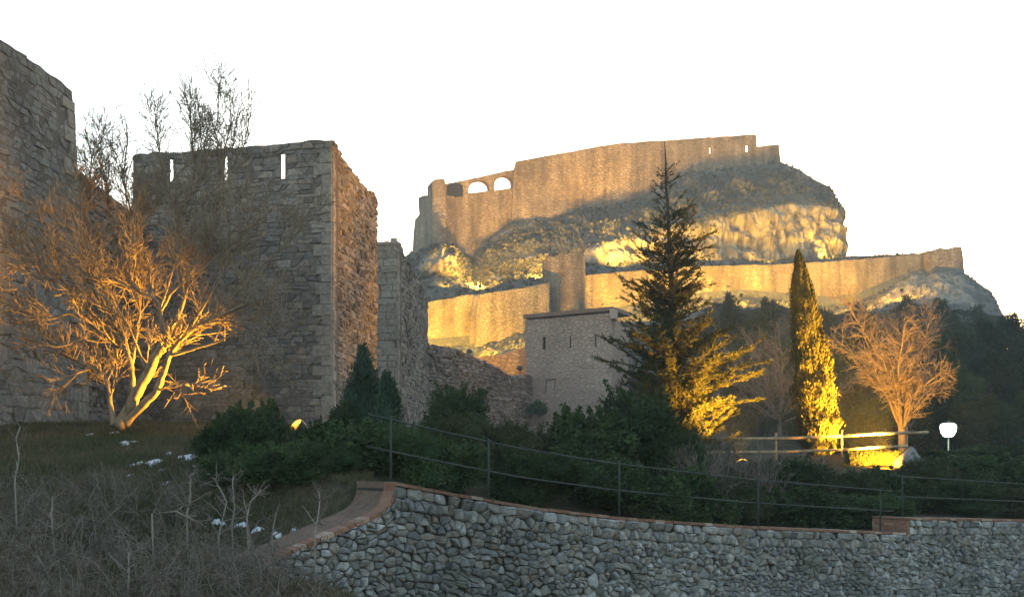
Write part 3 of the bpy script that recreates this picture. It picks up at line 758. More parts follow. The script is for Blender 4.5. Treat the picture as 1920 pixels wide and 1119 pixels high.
# ------------------------------------------------------------------ castle rock (hill)
def row(pts):
    return [(float(a), float(b), float(c)) for a, b, c in pts]
ROWS = [
 (row([(700, 760, 112), (1000, 730, 118), (1300, 700, 122), (1600, 700, 130), (1885, 680, 140)]), 0.9),
 (row([(700, 665, 147), (800, 656, 150), (895, 650, 152), (940, 634, 152), (985, 622, 153), (1010, 640, 154), (1100, 605, 158), (1330, 560, 172), (1400, 556, 178), (1560, 575, 190), (1610, 566, 194), (1650, 545, 198), (1710, 516, 203), (1755, 508, 206), (1808, 511, 208), (1850, 541, 207), (1868, 566, 206), (1879, 594, 204)]), 0.25),
 (row([(700, 600, 152), (800, 566, 153.5), (1015, 536, 162), (1100, 520, 168), (1300, 502, 180), (1587, 491, 200), (1740, 478, 211), (1800, 474, 213), (1809, 512, 213), (1851, 543, 212), (1869, 568, 211), (1879, 596, 209)]), 0.6),
 (row([(700, 580, 156), (780, 556, 157), (830, 546, 158), (900, 545, 160), (960, 528, 164), (1015, 520, 168), (1100, 500, 173), (1180, 503, 178), (1260, 497, 183), (1310, 488, 184), (1365, 486, 188), (1430, 496, 193), (1500, 484, 196), (1580, 486, 202), (1700, 476.5, 210), (1740, 478, 212)]), 0.5),
 (row([(700, 565, 164), (775, 535, 168), (810, 515, 166), (860, 520, 168), (900, 540, 172), (960, 525, 177), (1030, 505, 180), (1100, 497, 181), (1200, 495, 186), (1300, 494, 189), (1430, 495, 197), (1500, 490, 200), (1530, 487, 201), (1587, 480, 208)]), 0.5),
 (row([(700, 545, 168), (775, 500, 177), (800, 478, 169), (830, 462, 169), (855, 468, 171), (885, 510, 182), (930, 500, 184), (1000, 478, 185), (1050, 475, 185), (1100, 462, 184), (1200, 440, 189), (1300, 412, 192), (1400, 394, 199), (1480, 377, 204), (1530, 380, 207), (1570, 388, 209), (1586, 410, 212)]), 0.7),
 (row([(700, 520, 190), (775, 478, 205), (815, 468, 195), (855, 466, 192), (885, 488, 196), (905, 458, 197), (965, 414, 199), (1030, 412, 201), (1080, 394, 203), (1130, 388, 205), (1200, 372, 208), (1290, 322, 210), (1380, 315, 213), (1465, 304, 217), (1500, 318, 218), (1520, 333, 218), (1555, 350, 219), (1578, 392, 219)]), 0.3),
 (row([(700, 520, 230), (775, 470, 235), (900, 420, 238), (1000, 400, 240), (1200, 372, 243), (1300, 340, 244), (1465, 318, 247), (1500, 333, 248), (1540, 352, 248), (1565, 392, 246)]), 0.3),
]
def wall_Y(px):
    """depth of the lower castle wall's face along the sight line px"""
    for x0, (pa, pb) in ((1020, plane2(780, 150, 1030, 160)), (1096, (None, None)), (9999, plane2(1090, 165, 1745, 209))):
        if px < x0:
            if pb is None: return 161.2
            k = (px - 960) / FOC; dx = pb[0] - pa[0]; dy = pb[1] - pa[1]; t = (pa[0] - k * pa[1]) / (k * dy - dx); return pa[1] + dy * t
def hug(r, off, lo=760, hi=1745):
    out = list(r)
    xs = sorted(set([a for a, b, c in r] + [x for x in range(lo, hi, 25)]))
    return [(x, lerp_table([(a, b) for a, b, c in r], x), (wall_Y(x) + off) if lo <= x <= hi else lerp_table([(a, c) for a, b, c in r], x)) for x in xs]
ROWS[1] = (hug(ROWS[1][0], -0.7), ROWS[1][1]); ROWS[2] = (hug(ROWS[2][0], 2.4), ROWS[2][1])
NU = 640
def resample(pts, n):
    x0, x1 = 700.0, pts[-1][0]; out = []
    for i in range(n + 1):
        x = x0 + (x1 - x0) * i / n
        py = lerp_table([(a, b) for a, b, c in pts], x); Y = lerp_table([(a, c) for a, b, c in pts], x)
        out.append(W(x, py, Y))
    # carry the surface round the silhouette to the back
    e = out[-1]
    for k, (bx, by, bz) in enumerate(((-1.0, 6, -0.5), (-4, 16, -2), (-10, 34, -5), (-22, 60, -9), (-40, 80, -12))):
        out.append(e + Vector((bx, by, bz)))
    return out
subs = [26, 3, 6, 6, 56, 34, 6]
lines = [resample(r, NU) for r, _ in ROWS]
hv = []; scrub = []
# zone of each band: how much scrub/grass grows there (0 bare rock, 1 dark scrub)
BAND = [(0.85, 0.6), (0.6, 0.75), (0.9, 0.95), (1.0, 0.9), (0.28, 0.22), (0.8, 0.85), (0.6, 0.6)]
nw = NU + 6
for bi in range(len(lines) - 1):
    for s in range(subs[bi] + (1 if bi == len(lines) - 2 else 0)):
        t = s / subs[bi]
        for i in range(nw):
            A = lines[bi][i]; B = lines[bi + 1][i]; p = A.lerp(B, t)
            px = 960 + FOC * p.x / p.y
            sc_ = BAND[bi][0] + (BAND[bi][1] - BAND[bi][0]) * t
            if bi == 4:
                # the cliff: bulges, hollows, vertical cracks
                env = math.sin(math.pi * t) ** 0.5
                amp = 1.9 if px > 1090 else 2.2
                q = Vector((p.x, p.y * 0.4, p.z))
                dy = amp * env * (1.1 * noise.fractal(q * 0.11, 1.0, 2.1, 3) + 0.75 * noise.fractal(Vector((p.x * .36, 4, p.z * .13)), 1.0, 2.0, 4) + 0.16 * noise.fractal(q * 0.9, 1, 2, 3) - 1.25 * abs(noise.fractal(Vector((p.x * .22, 7, p.z * .1)), .9, 2.1, 4)) - 0.22 * abs(noise.fractal(Vector((p.x * .5 + p.z * .2, 1, p.z * .7)), .9, 2.1, 3)) + .45 * math.sin(p.z * 1.7 + 2.5 * nz(p.x * .08, p.z * .1)) * max(0, .3 + nz(p.x * .15, 9, p.z * .15)))
                p = p + Vector((0.15 * dy, -dy, 0.2 * dy)) - Vector((0, 1.2 * env, 0))
                sc_ = 0.16 + 0.5 * max(0, noise.fractal(Vector((p.x * .14, 2, p.z * .2)), 1, 2, 4)) + 0.75 * sst(0.9, 1.0, t) + 0.5 * sst(0.08, 0, t)
                if px < 1090:                       # left end: scrubbier, with a bare boulder
                    bo = math.exp(-((px - 832) / 34) ** 2 - ((t - 0.52) / 0.33) ** 2)
                    sc_ = 0.75 + 0.5 * noise.fractal(Vector((p.x * .2, 3, p.z * .3)), 1, 2, 4) - 0.9 * bo
                    sc_ -= 0.3 * math.exp(-((px - 985) / 45) ** 2 - ((t - .5) / .3) ** 2)
                if 1090 < px < 1230: sc_ += 0.1
            elif bi == 5:
                q = Vector((p.x, p.y * .5, p.z)); e = math.sin(math.pi * t)
                dy = 1.3 * e * noise.fractal(q * 0.22, .9, 2, 5) + 0.9 * e * abs(noise.fractal(q * 0.8, .9, 2, 4)) + .5 * e * noise.fractal(q * 2.2, 1, 2, 2)
                p = p + Vector((0, -dy, 0.5 * dy))
                sc_ = 0.92 - 0.5 * sst(0.45, 0.9, t) * (0.5 + 0.9 * noise.fractal(Vector((p.x * .12, 1, p.z * .25)), 1, 2, 3))
            elif bi in (1,):
                pass
            else:
                dy = (0.5 * noise.fractal(p * 0.3, 1, 2, 4) + (1.6 * abs(noise.fractal(p * 0.2, .9, 2, 5)) if bi == 0 else 0)) * (0.4 if bi in (2, 6) else 1)
                if 0 < t < 1: p = p + Vector((0, -dy, dy * .4))
                if bi == 0:
                    sc_ = 0.75
                    if px > 1600: sc_ = 0.8 - 1.0 * math.exp(-((px - 1735) / 70) ** 2) * sst(0.5, 0.75, t) * (1 - 0.7 * sst(0.9, 1.0, t)) + 0.6 * noise.fractal(p * 0.12, 1, 2, 4)
            hv.append(p[:]); scrub.append(min(1, max(0, sc_)))
nr = len(hv) // nw
hf = [(j * nw + i, j * nw + i + 1, (j + 1) * nw + i + 1, (j + 1) * nw + i) for j in range(nr - 1) for i in range(nw - 1)]
def mat_hill():
    m, nt, nd, lk, bs = nodes_of('limestone_scrub')
    at = nd.new('ShaderNodeAttribute'); at.attribute_name = 'scrub'
    tc = nd.new('ShaderNodeTexCoord')
    n1 = nd.new('ShaderNodeTexNoise'); n1.inputs['Scale'].default_value = 0.5; n1.inputs['Detail'].default_value = 9; n1.inputs['Roughness'].default_value = 0.68
    n2 = nd.new('ShaderNodeTexNoise'); n2.inputs['Scale'].default_value = 0.22; n2.inputs['Detail'].default_value = 7
    mp = nd.new('ShaderNodeMapping'); mp.inputs['Scale'].default_value = (1, 1, 0.3)
    n3 = nd.new('ShaderNodeTexNoise'); n3.inputs['Scale'].default_value = 0.8; n3.inputs['Detail'].default_value = 7
    lk.new(tc.outputs['Object'], n1.inputs['Vector']); lk.new(tc.outputs['Object'], n2.inputs['Vector'])
    lk.new(tc.outputs['Object'], mp.inputs[0]); lk.new(mp.outputs[0], n3.inputs['Vector'])
    rk = ramp(nd, [(0.32, (0.11, 0.09, 0.068)), (0.46, (0.22, 0.185, 0.14)), (0.62, (0.32, 0.275, 0.20))]); lk.new(n3.outputs[0], rk.inputs[0])
    gr = ramp(nd, [(0.3, (0.05, 0.055, 0.052)), (0.5, (0.095, 0.096, 0.085)), (0.7, (0.17, 0.158, 0.13))]); lk.new(n1.outputs[0], gr.inputs[0])
    ad = nd.new('ShaderNodeMath'); ad.operation = 'MULTIPLY_ADD'; ad.inputs[1].default_value = 1.1
    sb = nd.new('ShaderNodeMath'); sb.operation = 'SUBTRACT'; sb.inputs[1].default_value = 0.5; lk.new(n1.outputs[0], sb.inputs[0])
    lk.new(sb.outputs[0], ad.inputs[0]); lk.new(at.outputs['Fac'], ad.inputs[2])
    ms = nd.new('ShaderNodeMapRange'); ms.inputs[1].default_value = 0.4; ms.inputs[2].default_value = 0.58; lk.new(ad.outputs[0], ms.inputs[0])
    mx = nd.new('ShaderNodeMix'); mx.data_type = 'RGBA'; lk.new(ms.outputs[0], mx.inputs[0]); lk.new(rk.outputs[0], mx.inputs[6]); lk.new(gr.outputs[0], mx.inputs[7])
    lk.new(mx.outputs[2], bs.inputs['Base Color']); bs.inputs['Roughness'].default_value = 1; bs.inputs['Specular IOR Level'].default_value = 0.1
    bp = nd.new('ShaderNodeBump'); bp.inputs['Strength'].default_value = 1; bp.inputs['Distance'].default_value = 0.5
    lk.new(n1.outputs[0], bp.inputs['Height']); lk.new(bp.outputs[0], bs.inputs['Normal'])
    return m
M['hill'] = mat_hill()
me = bpy.data.meshes.new('hill'); me.from_pydata(hv, [], hf); me.materials.append(M['hill'])
at = me.attributes.new('scrub', 'FLOAT', 'POINT'); at.data.foreach_set('value', scrub)
ho = link('hill', me); ho['kind'] = 'structure'

# low scrub, broom and grass tussocks over the slopes of the rock
rgs = random.Random(77); nrs = np.random.RandomState(77); PP = []; TT = []
cand = [i for i in range(len(hv)) if scrub[i] > .45 and i % nw < NU]
for i in rgs.sample(cand, min(3800, len(cand))):
    x, y, z = hv[i]; sz = rgs.uniform(.12, .5) * (1.5 if rgs.random() < .1 else 1); k = 7
    c = np.array([x, y, z]) + np.abs(nrs.normal(size=(k, 3))) * 0 + nrs.normal(scale=.42, size=(k, 3)) * sz * np.array([1.4, 1, .55]) + np.array([0, -.1, .25 * sz])
    PP.append(c); TT.append(np.full(k, rgs.random()) * .8 + nrs.rand(k) * .2)
SCP = np.concatenate(PP); SCT = np.concatenate(TT)

# ------------------------------------------------------------------ retaining wall with brick coping and railing
def along(line, u):
    if u <= 0:
        p = line[0][1]; return Vector((p.x + WD.x * u, p.y + WD.y * u, p.z)), Vector((WD.x, WD.y))
    for (ua, pa), (ub, pb) in zip(line, line[1:]):
        if u <= ub or (ub, pb) == line[-1]:
            t = (u - ua) / (ub - ua); return pa.lerp(pb, t), (pb.xy - pa.xy).normalized()
def smooth_dir(line, u):
    d = along(line, u - 0.6)[1] + along(line, u + 0.6)[1]; return d.normalized()
def wall_map(line, ztopf):
    def f(u, v, d):                                   # v measured up from world zero
        p, dr = along(line, u); dr = smooth_dir(line, u); n = Vector((dr.y, -dr.x))
        return (p.x + n.x * d, p.y + n.y * d, v)
    return f
def z1(u): return lerp_table(SWOOP, u) if u < 0 else along(WL1, u)[0].z
def z2(u): return along(WL2, max(0, u))[0].z
ret = thing('retaining_wall', 'grey dry-stone retaining wall with brick coping and curved sweep at its end', 'wall', FULL[0])
rg = random.Random(21)
U1 = WL1[-1][0]; U2 = WL2[-1][0]; TH = 0.9
f1 = wall_map(WL1, z1); f2 = wall_map(WL2, z2)
core = MB()
def core_strip(f, u0, u1, ztop, zbot, step=0.12):
    n = int((u1 - u0) / step); vs = []; fs = []
    for i in range(n + 1):
        u = u0 + (u1 - u0) * i / n
        t = ztop(u) - 0.05
        vs += [f(u, zbot, 0), f(u, t, 0), f(u, t, -TH + .02), f(u, zbot, -TH + .02)]
    for i in range(n):
        for k in range(4): fs.append((4 * i + k, 4 * i + (k + 1) % 4, 4 * i + 4 + (k + 1) % 4, 4 * i + 4 + k))
    fs.append((3, 2, 1, 0)); e = 4 * n; fs.append((e, e + 1, e + 2, e + 3)); core.add(vs, fs)
core_strip(f1, -3.3, 0, z1, -4.6, 0.03); core_strip(f1, 0.001, U1 + .34, z1, -4.6); core_strip(f2, 0.0, U2, z2, -4.6)
core.build('wall_core', M['joint'], ret)
st = MB()
def dress(f, u0, u1, zt):
    pts = []
    u = u0
    while u < u1:                                     # top course of squared blocks
        w = rg.uniform(0.14, 0.38); pts.append((u + w / 2, -0.13 + rg.uniform(-.015, .015))); u += w
    u = u0
    while u < u1:                                     # stones set on edge
        w = rg.uniform(0.07, 0.17); pts.append((u + w / 2, -0.30 + rg.uniform(-.03, .03))); u += w
    pts += lattice(u0, u1, -2.6, -0.42, 0.135, 0.078, 1.15, rg, 0.22)
    for bu, bv in rg.sample(pts, int(len(pts) * .05)):           # some much larger stones among the small
        if bv < -.5: pts = [p for p in pts if p == (bu, bv) or ((p[0] - bu) / .19) ** 2 + ((p[1] - bv) / .11) ** 2 > 1]
    cells = voronoi(pts, u0, u1, -2.7, -0.05, 0.24, 0.2, 1.3)
    def g(u, v, d): return f(u, zt(u) + v, d)
    lay_stones(st, cells, g, rg, 0.075, 0.006, 0.13, tilt=0.5, dome=0.15)
dress(f1, 0.02, U1 + 0.34, z1); dress(f2, 0.0, U2, z2)
# under the sweep the courses stay level
cells = voronoi(lattice(-3.3, 0.02, -2.9, -0.34, 0.14, 0.085, 1.1, rg, 0.25), -3.3, 0.02, -3.0, -0.34, 0.22, 0.18, 1.25)
lay_stones(st, cells, f1, rg, 0.075, 0.006, 0.13, tilt=0.5, dome=0.15, keep=lambda u, v: v < z1(u) + 0.03, topv=lambda u: z1(u) - 0.06)
st.build('stone_facing', M['stoneR'], ret)
cop = MB()
def copbricks(f, u0, u1, zt, L=0.235, h=0.046):
    u = u0
    while u < u1 - 0.03:
        w = min(L * rg.uniform(0.9, 1.08), u1 - u); g = 0.005; vs = []
        jz = rg.uniform(-.005, .005); jd = rg.uniform(-.008, .012)
        for uu in (u + g, u + w - g):
            for d, z in ((0.055 + jd, -h), (0.055 + jd, 0), (-TH - .03, 0), (-TH - .03, -h)): vs.append(f(uu, zt(uu) + z + jz, d))
        cop.add(vs, [(0, 1, 5, 4), (1, 2, 6, 5), (2, 3, 7, 6), (3, 0, 4, 7), (3, 2, 1, 0), (4, 5, 6, 7)], min(.999, rg.betavariate(1.3, 1.9))); u += w
copbricks(f1, 0.0, U1 + 0.1, z1); copbricks(f2, 0.0, U2, z2)
# brick edge along the sweep
for (ua, za), (ub, zb) in zip(SWOOP[:-1], SWOOP[1:]):
    l = math.hypot(ub - ua, zb - za); k = max(1, int(l / 0.1))
    for j in range(k):
        a_ = j / k; b_ = (j + 1) / k - 0.03; n_ = Vector((-(zb - za), (ub - ua))).normalized() * 0.055; vs = []
        for t in (a_, b_):
            u = ua + (ub - ua) * t; z = za + (zb - za) * t
            for d, s_ in ((0.05, -1), (0.05, 0.06), (-0.20, 0.06), (-0.20, -1)): vs.append(f1(u + n_.x * s_, z + n_.y * s_, d + 0))
        cop.add(vs, [(0, 1, 5, 4), (1, 2, 6, 5), (2, 3, 7, 6), (3, 0, 4, 7), (3, 2, 1, 0), (4, 5, 6, 7)], rg.uniform(0, 0.75))
cop.build('brick_coping', M['brick'], ret)
sw = MB()
n_sw = 60; prev = None; prof = []
for i in range(n_sw + 1):
    t = i / n_sw; u = -3.3 * (1 - t) ** 2
    prof.append((u, z1(u)))
for (ua, za), (ub, zb) in zip(prof, prof[1:]):
    tn = 0.5 + 0.4 * nz(ua * 2.5, 1.0)
    for d0, d1, tone in ((-0.2, -0.52, tn), (-0.525, -TH, 1 - tn)):
        sw.add([f1(ua, za, d0), f1(ub, zb, d0), f1(ub, zb, d1), f1(ua, za, d1), f1(ua, za - .1, d0), f1(ub, zb - .1, d0), f1(ub, zb - .1, d1), f1(ua, za - .1, d1)],
               [(0, 1, 2, 3), (3, 2, 6, 7)], min(.99, max(0, tone)))
sw.build('plaster_sweep', M['render'], ret)
# brick cheek where the wall steps up
ck = MB(); z_lo = z1(U1) - 0.02; z_hi = z2(0) - 0.06; nrow = max(2, int((z_hi - z_lo) / 0.062))
for r_ in range(nrow + 2):
    zz = z_hi - 0.031 - r_ * 0.062
    x = 0.0; off = 0.12 if r_ % 2 else 0.0; ds = [0.0] + [off + 0.24 * k for k in range(1, 5) if off + 0.24 * k < TH] + [TH]
    for d0, d1 in zip(ds, ds[1:]):
        vs = []
        for u in (-0.10, -0.001):
            for d, z in ((-d0 - .004 + .03, -.028), (-d0 - .004 + .03, .028), (-d1 + .004 + .03, .028), (-d1 + .004 + .03, -.028)): vs.append(f2(u, zz + z, d))
        ck.add(vs, [(0, 1, 5, 4), (1, 2, 6, 5), (2, 3, 7, 6), (3, 0, 4, 7), (3, 2, 1, 0), (4, 5, 6, 7)], rg.uniform(0, .7))
ck.build('brick_cheek', M['brick'], ret)

def railing(name, label, line, zt, us_posts, u0, u1, lean=0.0):
    rl = thing(name, label, 'railing', line[0][1], 'metal railings on the retaining wall')
    f = wall_map(line, zt)
    for u in us_posts:
        mb = MB(); b = Vector(f(u, zt(u) - 0.05, -0.35)); t = Vector(f(u, zt(u) + 0.98, -0.35))
        mb.tube([b, b.lerp(t, .5), t], [0.017] * 3, 8); mb.tube([b + Vector((0, 0, .05)), b + Vector((0, 0, .065))], [.05, .05], 8); mb.build('post', M['metal'], rl, True)
    for h in (0.47, 0.93):
        n = max(2, int((u1 - u0) / 0.3)); pts_ = []
        for i in range(n + 1):
            u = u0 + (u1 - u0) * i / n; zz = zt(max(u, 0)) if u < 0.4 else zt(u)
            if u < 0: zz = zt(0.0) - u * 0.17
            pts_.append(f(u, zz + h, -0.37))
        mb = MB(); mb.tube(pts_, [0.0125] * len(pts_), 8); mb.build('rail', M['metal'], rl, True)
    return rl
def u_at(line, px):
    best = min(((abs(960 + FOC * along(line, u)[0].x / along(line, u)[0].y - px), u) for u in np.arange(0, line[-1][0], 0.02)))
    return float(best[1])
railing('railing', 'dark two-rail metal railing along the sloping main length of the retaining wall', WL1, z1, [u_at(WL1, p) + .2 for p in (737, 925, 1175, 1437, 1668)], -0.15, U1 + 0.25)
railing('railing', 'dark metal railing on the raised length of retaining wall beyond the brick step', WL2, z2, [u_at(WL2, p) + .25 for p in (1707, 1990)], -0.15, U2)

# ------------------------------------------------------------------ vegetation generators
def leaf_arrays(P, N, U, ln, wd):
    """diamond leaves: centre P, normal N, long axis U"""
    T = np.cross(N, U); T /= (np.linalg.norm(T, axis=1, keepdims=True) + 1e-9)
    ln = ln[:, None]; wd = wd[:, None]
    v = np.stack([P - U * ln * .5, P + T * wd * .5 + N * wd * .12, P + U * ln * .5, P - T * wd * .5 + N * wd * .12], 1)
    return v.reshape(-1, 3)

def mesh_quads(name, V, tones, mat, extra=None):
    """leaf quads in bulk (numpy); extra = an MB merged in front"""
    ev = np.array(extra.v, float).reshape(-1, 3) if extra and extra.v else np.zeros((0, 3)); ne = len(ev)
    V = np.asarray(V); nq = len(V) // 4
    me = bpy.data.meshes.new(name)
    loops = []; starts = []; c = 0
    if extra:
        for f in extra.f: starts.append(c); loops.extend(f); c += len(f)
    q = (np.arange(nq * 4) + ne)
    allv = np.concatenate([ev, V]); me.vertices.add(len(allv)); me.vertices.foreach_set('co', allv.ravel())
    lp = np.concatenate([np.array(loops, int), q]); me.loops.add(len(lp)); me.loops.foreach_set('vertex_index', lp.astype(np.int32))
    sp = np.concatenate([np.array(starts, int), c + 4 * np.arange(nq)]); me.polygons.add(len(sp)); me.polygons.foreach_set('loop_start', sp.astype(np.int32))
    me.materials.append(mat)
    tn = np.concatenate([np.array(extra.t if extra else [], float), np.asarray(tones)])
    me.update(calc_edges=True)
    at = me.attributes.new('tone', 'FLOAT', 'FACE'); at.data.foreach_set('value', tn.astype(np.float32))
    me.validate(); return me

def unit(a): return a / (np.linalg.norm(a, axis=1, keepdims=True) + 1e-9)

def bush_mesh(name, seed, mat, n=7000, w=1.0, h=1.0, lumps=14, ln=0.075, wd=0.034, up=0.5, pointed=False, core=True):
    r = np.random.RandomState(seed); rr = random.Random(seed)
    L = []
    for i in range(lumps):
        t = (i + .5) / lumps; ang = rr.uniform(0, 6.283)
        if pointed:
            z = h * (0.12 + 0.84 * t); rad = w * 0.5 * (1 - t) ** 0.8 * rr.uniform(0.1, 0.75); s = w * (0.30 * (1 - t) ** .7 + 0.07)
            sz = s * 1.35
        else:
            z = h * (0.15 + 0.62 * rr.random()); k = math.sqrt(max(0.1, 1 - (z / h) ** 2 * 0.8)); rad = w * 0.5 * k * rr.uniform(0.15, 0.85); s = w * rr.uniform(0.15, 0.27); sz = s * rr.uniform(.8, 1.25)
        L.append((math.cos(ang) * rad, math.sin(ang) * rad, z, s, sz))
    W_ = np.array([l[3] * l[4] for l in L]); W_ /= W_.sum()
    idx = r.choice(len(L), n, p=W_); LA = np.array(L)[idx]
    D = unit(r.normal(size=(n, 3))); k = r.uniform(0.72, 1.12, n) ** 1.0
    k = np.where(r.rand(n) < 0.12, k * r.uniform(1.05, 1.35, n), k)
    P = LA[:, :3] + D * np.stack([LA[:, 3], LA[:, 3], LA[:, 4]], 1) * k[:, None]
    if not pointed:                                   # upright young shoots break the outline
        SP = []
        for i in range(46):
            l = L[rr.randrange(len(L))]; a = rr.uniform(0, 6.283); q = rr.uniform(0, .8); b = np.array([l[0] + l[3] * q * math.cos(a), l[1] + l[3] * q * math.sin(a), l[2] + l[4] * .75])
            v = np.array([math.cos(a) * .3, math.sin(a) * .3, 1.0]) * rr.uniform(.10, .24); k_ = 42; SP.append(b + v * np.array([[rr.random()] for _ in range(k_)]) + r.normal(scale=.012, size=(k_, 3)))
        SP = np.concatenate(SP); P = np.concatenate([P, SP]); D = np.concatenate([D, unit(r.normal(size=SP.shape) + [0, 0, .8])])
    ok = P[:, 2] > -0.05; P = P[ok]; D = D[ok]; m = len(P)
    U = unit(D + np.array([0, 0, up]) + r.normal(scale=.55, size=(m, 3))); N = unit(np.cross(U, r.normal(size=(m, 3))))
    clump = np.array([0.5 + 0.5 * noise.noise(Vector(p * 2.6)) for p in P])
    tone = np.clip((clump - .5) * 1.5 + .35 + r.uniform(0, .35, m), 0, .999)
    V = leaf_arrays(P, N, U, ln * r.uniform(.6, 1.4, m), wd * r.uniform(.6, 1.4, m))
    ex = MB()
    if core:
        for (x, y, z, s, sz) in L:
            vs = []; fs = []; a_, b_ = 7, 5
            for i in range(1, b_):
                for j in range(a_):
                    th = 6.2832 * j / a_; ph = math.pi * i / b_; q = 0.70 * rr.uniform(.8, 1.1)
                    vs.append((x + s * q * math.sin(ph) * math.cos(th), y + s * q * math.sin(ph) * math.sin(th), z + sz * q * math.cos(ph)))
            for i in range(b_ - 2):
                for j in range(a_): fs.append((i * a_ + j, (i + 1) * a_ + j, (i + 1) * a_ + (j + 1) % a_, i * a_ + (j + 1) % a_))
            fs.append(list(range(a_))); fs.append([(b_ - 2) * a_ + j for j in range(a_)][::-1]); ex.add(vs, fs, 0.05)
    return mesh_quads(name, V, tone, mat, ex)

def limb(rr, p, d, length, r0, r1, segs, wander=0.25, lift=0.0):
    pts = [Vector(p)]; d = Vector(d).normalized(); st_ = length / segs; rs = [r0]
    for i in range(segs):
        d = (d + Vector((rr.uniform(-1, 1), rr.uniform(-1, 1), rr.uniform(-1, 1))) * wander + Vector((0, 0, lift))).normalized()
        pts.append(pts[-1] + d * st_); rs.append(r0 + (r1 - r0) * (i + 1) / segs)
    return pts, rs

def grow(mbs, rr, pts, rs, level, spec):
    """side shoots along a limb, recursively; mbs[0] trunk mesh, mbs[1] twig mesh"""
    if level >= len(spec): return
    sp = spec[level]; total = sum((b - a).length for a, b in zip(pts, pts[1:]))
    for i in range(sp['n'] if isinstance(sp['n'], int) else max(1, int(total * sp['n'] * rr.uniform(.8, 1.2)))):
        t = rr.uniform(sp.get('t0', 0.2), 1.0) * (len(pts) - 1); k = min(int(t), len(pts) - 2); f = t - k
        p = pts[k].lerp(pts[k + 1], f); r0 = rs[k] + (rs[k + 1] - rs[k]) * f
        ax = (pts[k + 1] - pts[k]).normalized()
        side = ax.cross(Vector((rr.uniform(-1, 1), rr.uniform(-1, 1), rr.uniform(-1, 1))))
        if side.length < .05: continue
        side.normalize(); an = R(rr.uniform(*sp['ang']))
        d = ax * math.cos(an) + side * math.sin(an) + Vector((0, 0, sp.get('up', 0)))
        ln = rr.uniform(*sp['len']) * (1.15 - 0.5 * t / (len(pts) - 1))
        q, qr = limb(rr, p, d, ln, min(r0 * 0.7, sp['r']), sp['r'] * sp.get('tip', 0.35), sp.get('segs', 4), sp.get('wander', .2), sp.get('lift', .05))
        (mbs[0] if level == 0 and len(mbs) > 1 else mbs[-1]).tube(q, qr, sp.get('sides', 4), rr.random(), 0, False)
        grow(mbs, rr, q, qr, level + 1, spec)

def place_mesh(name, me, p, rz=0, sc=(1, 1, 1), label='', cat='bush', group=None):
    o = bpy.data.objects.new(name, me); COL.objects.link(o); o.location = p; o.rotation_euler = (0, 0, rz); o.scale = sc
    return tag(o, label, cat, group)

U = unit(nrs.normal(scale=.6, size=SCP.shape) + np.array([0, 0, .7])); N = unit(np.cross(U, nrs.normal(size=SCP.shape)))
so_ = link('scrub', mesh_quads('scrub', leaf_arrays(SCP, N, U, nrs.uniform(.3, .8, len(SCP)), nrs.uniform(.18, .5, len(SCP))), np.clip(SCT, 0, .99), M['scrub'])); so_['kind'] = 'stuff'

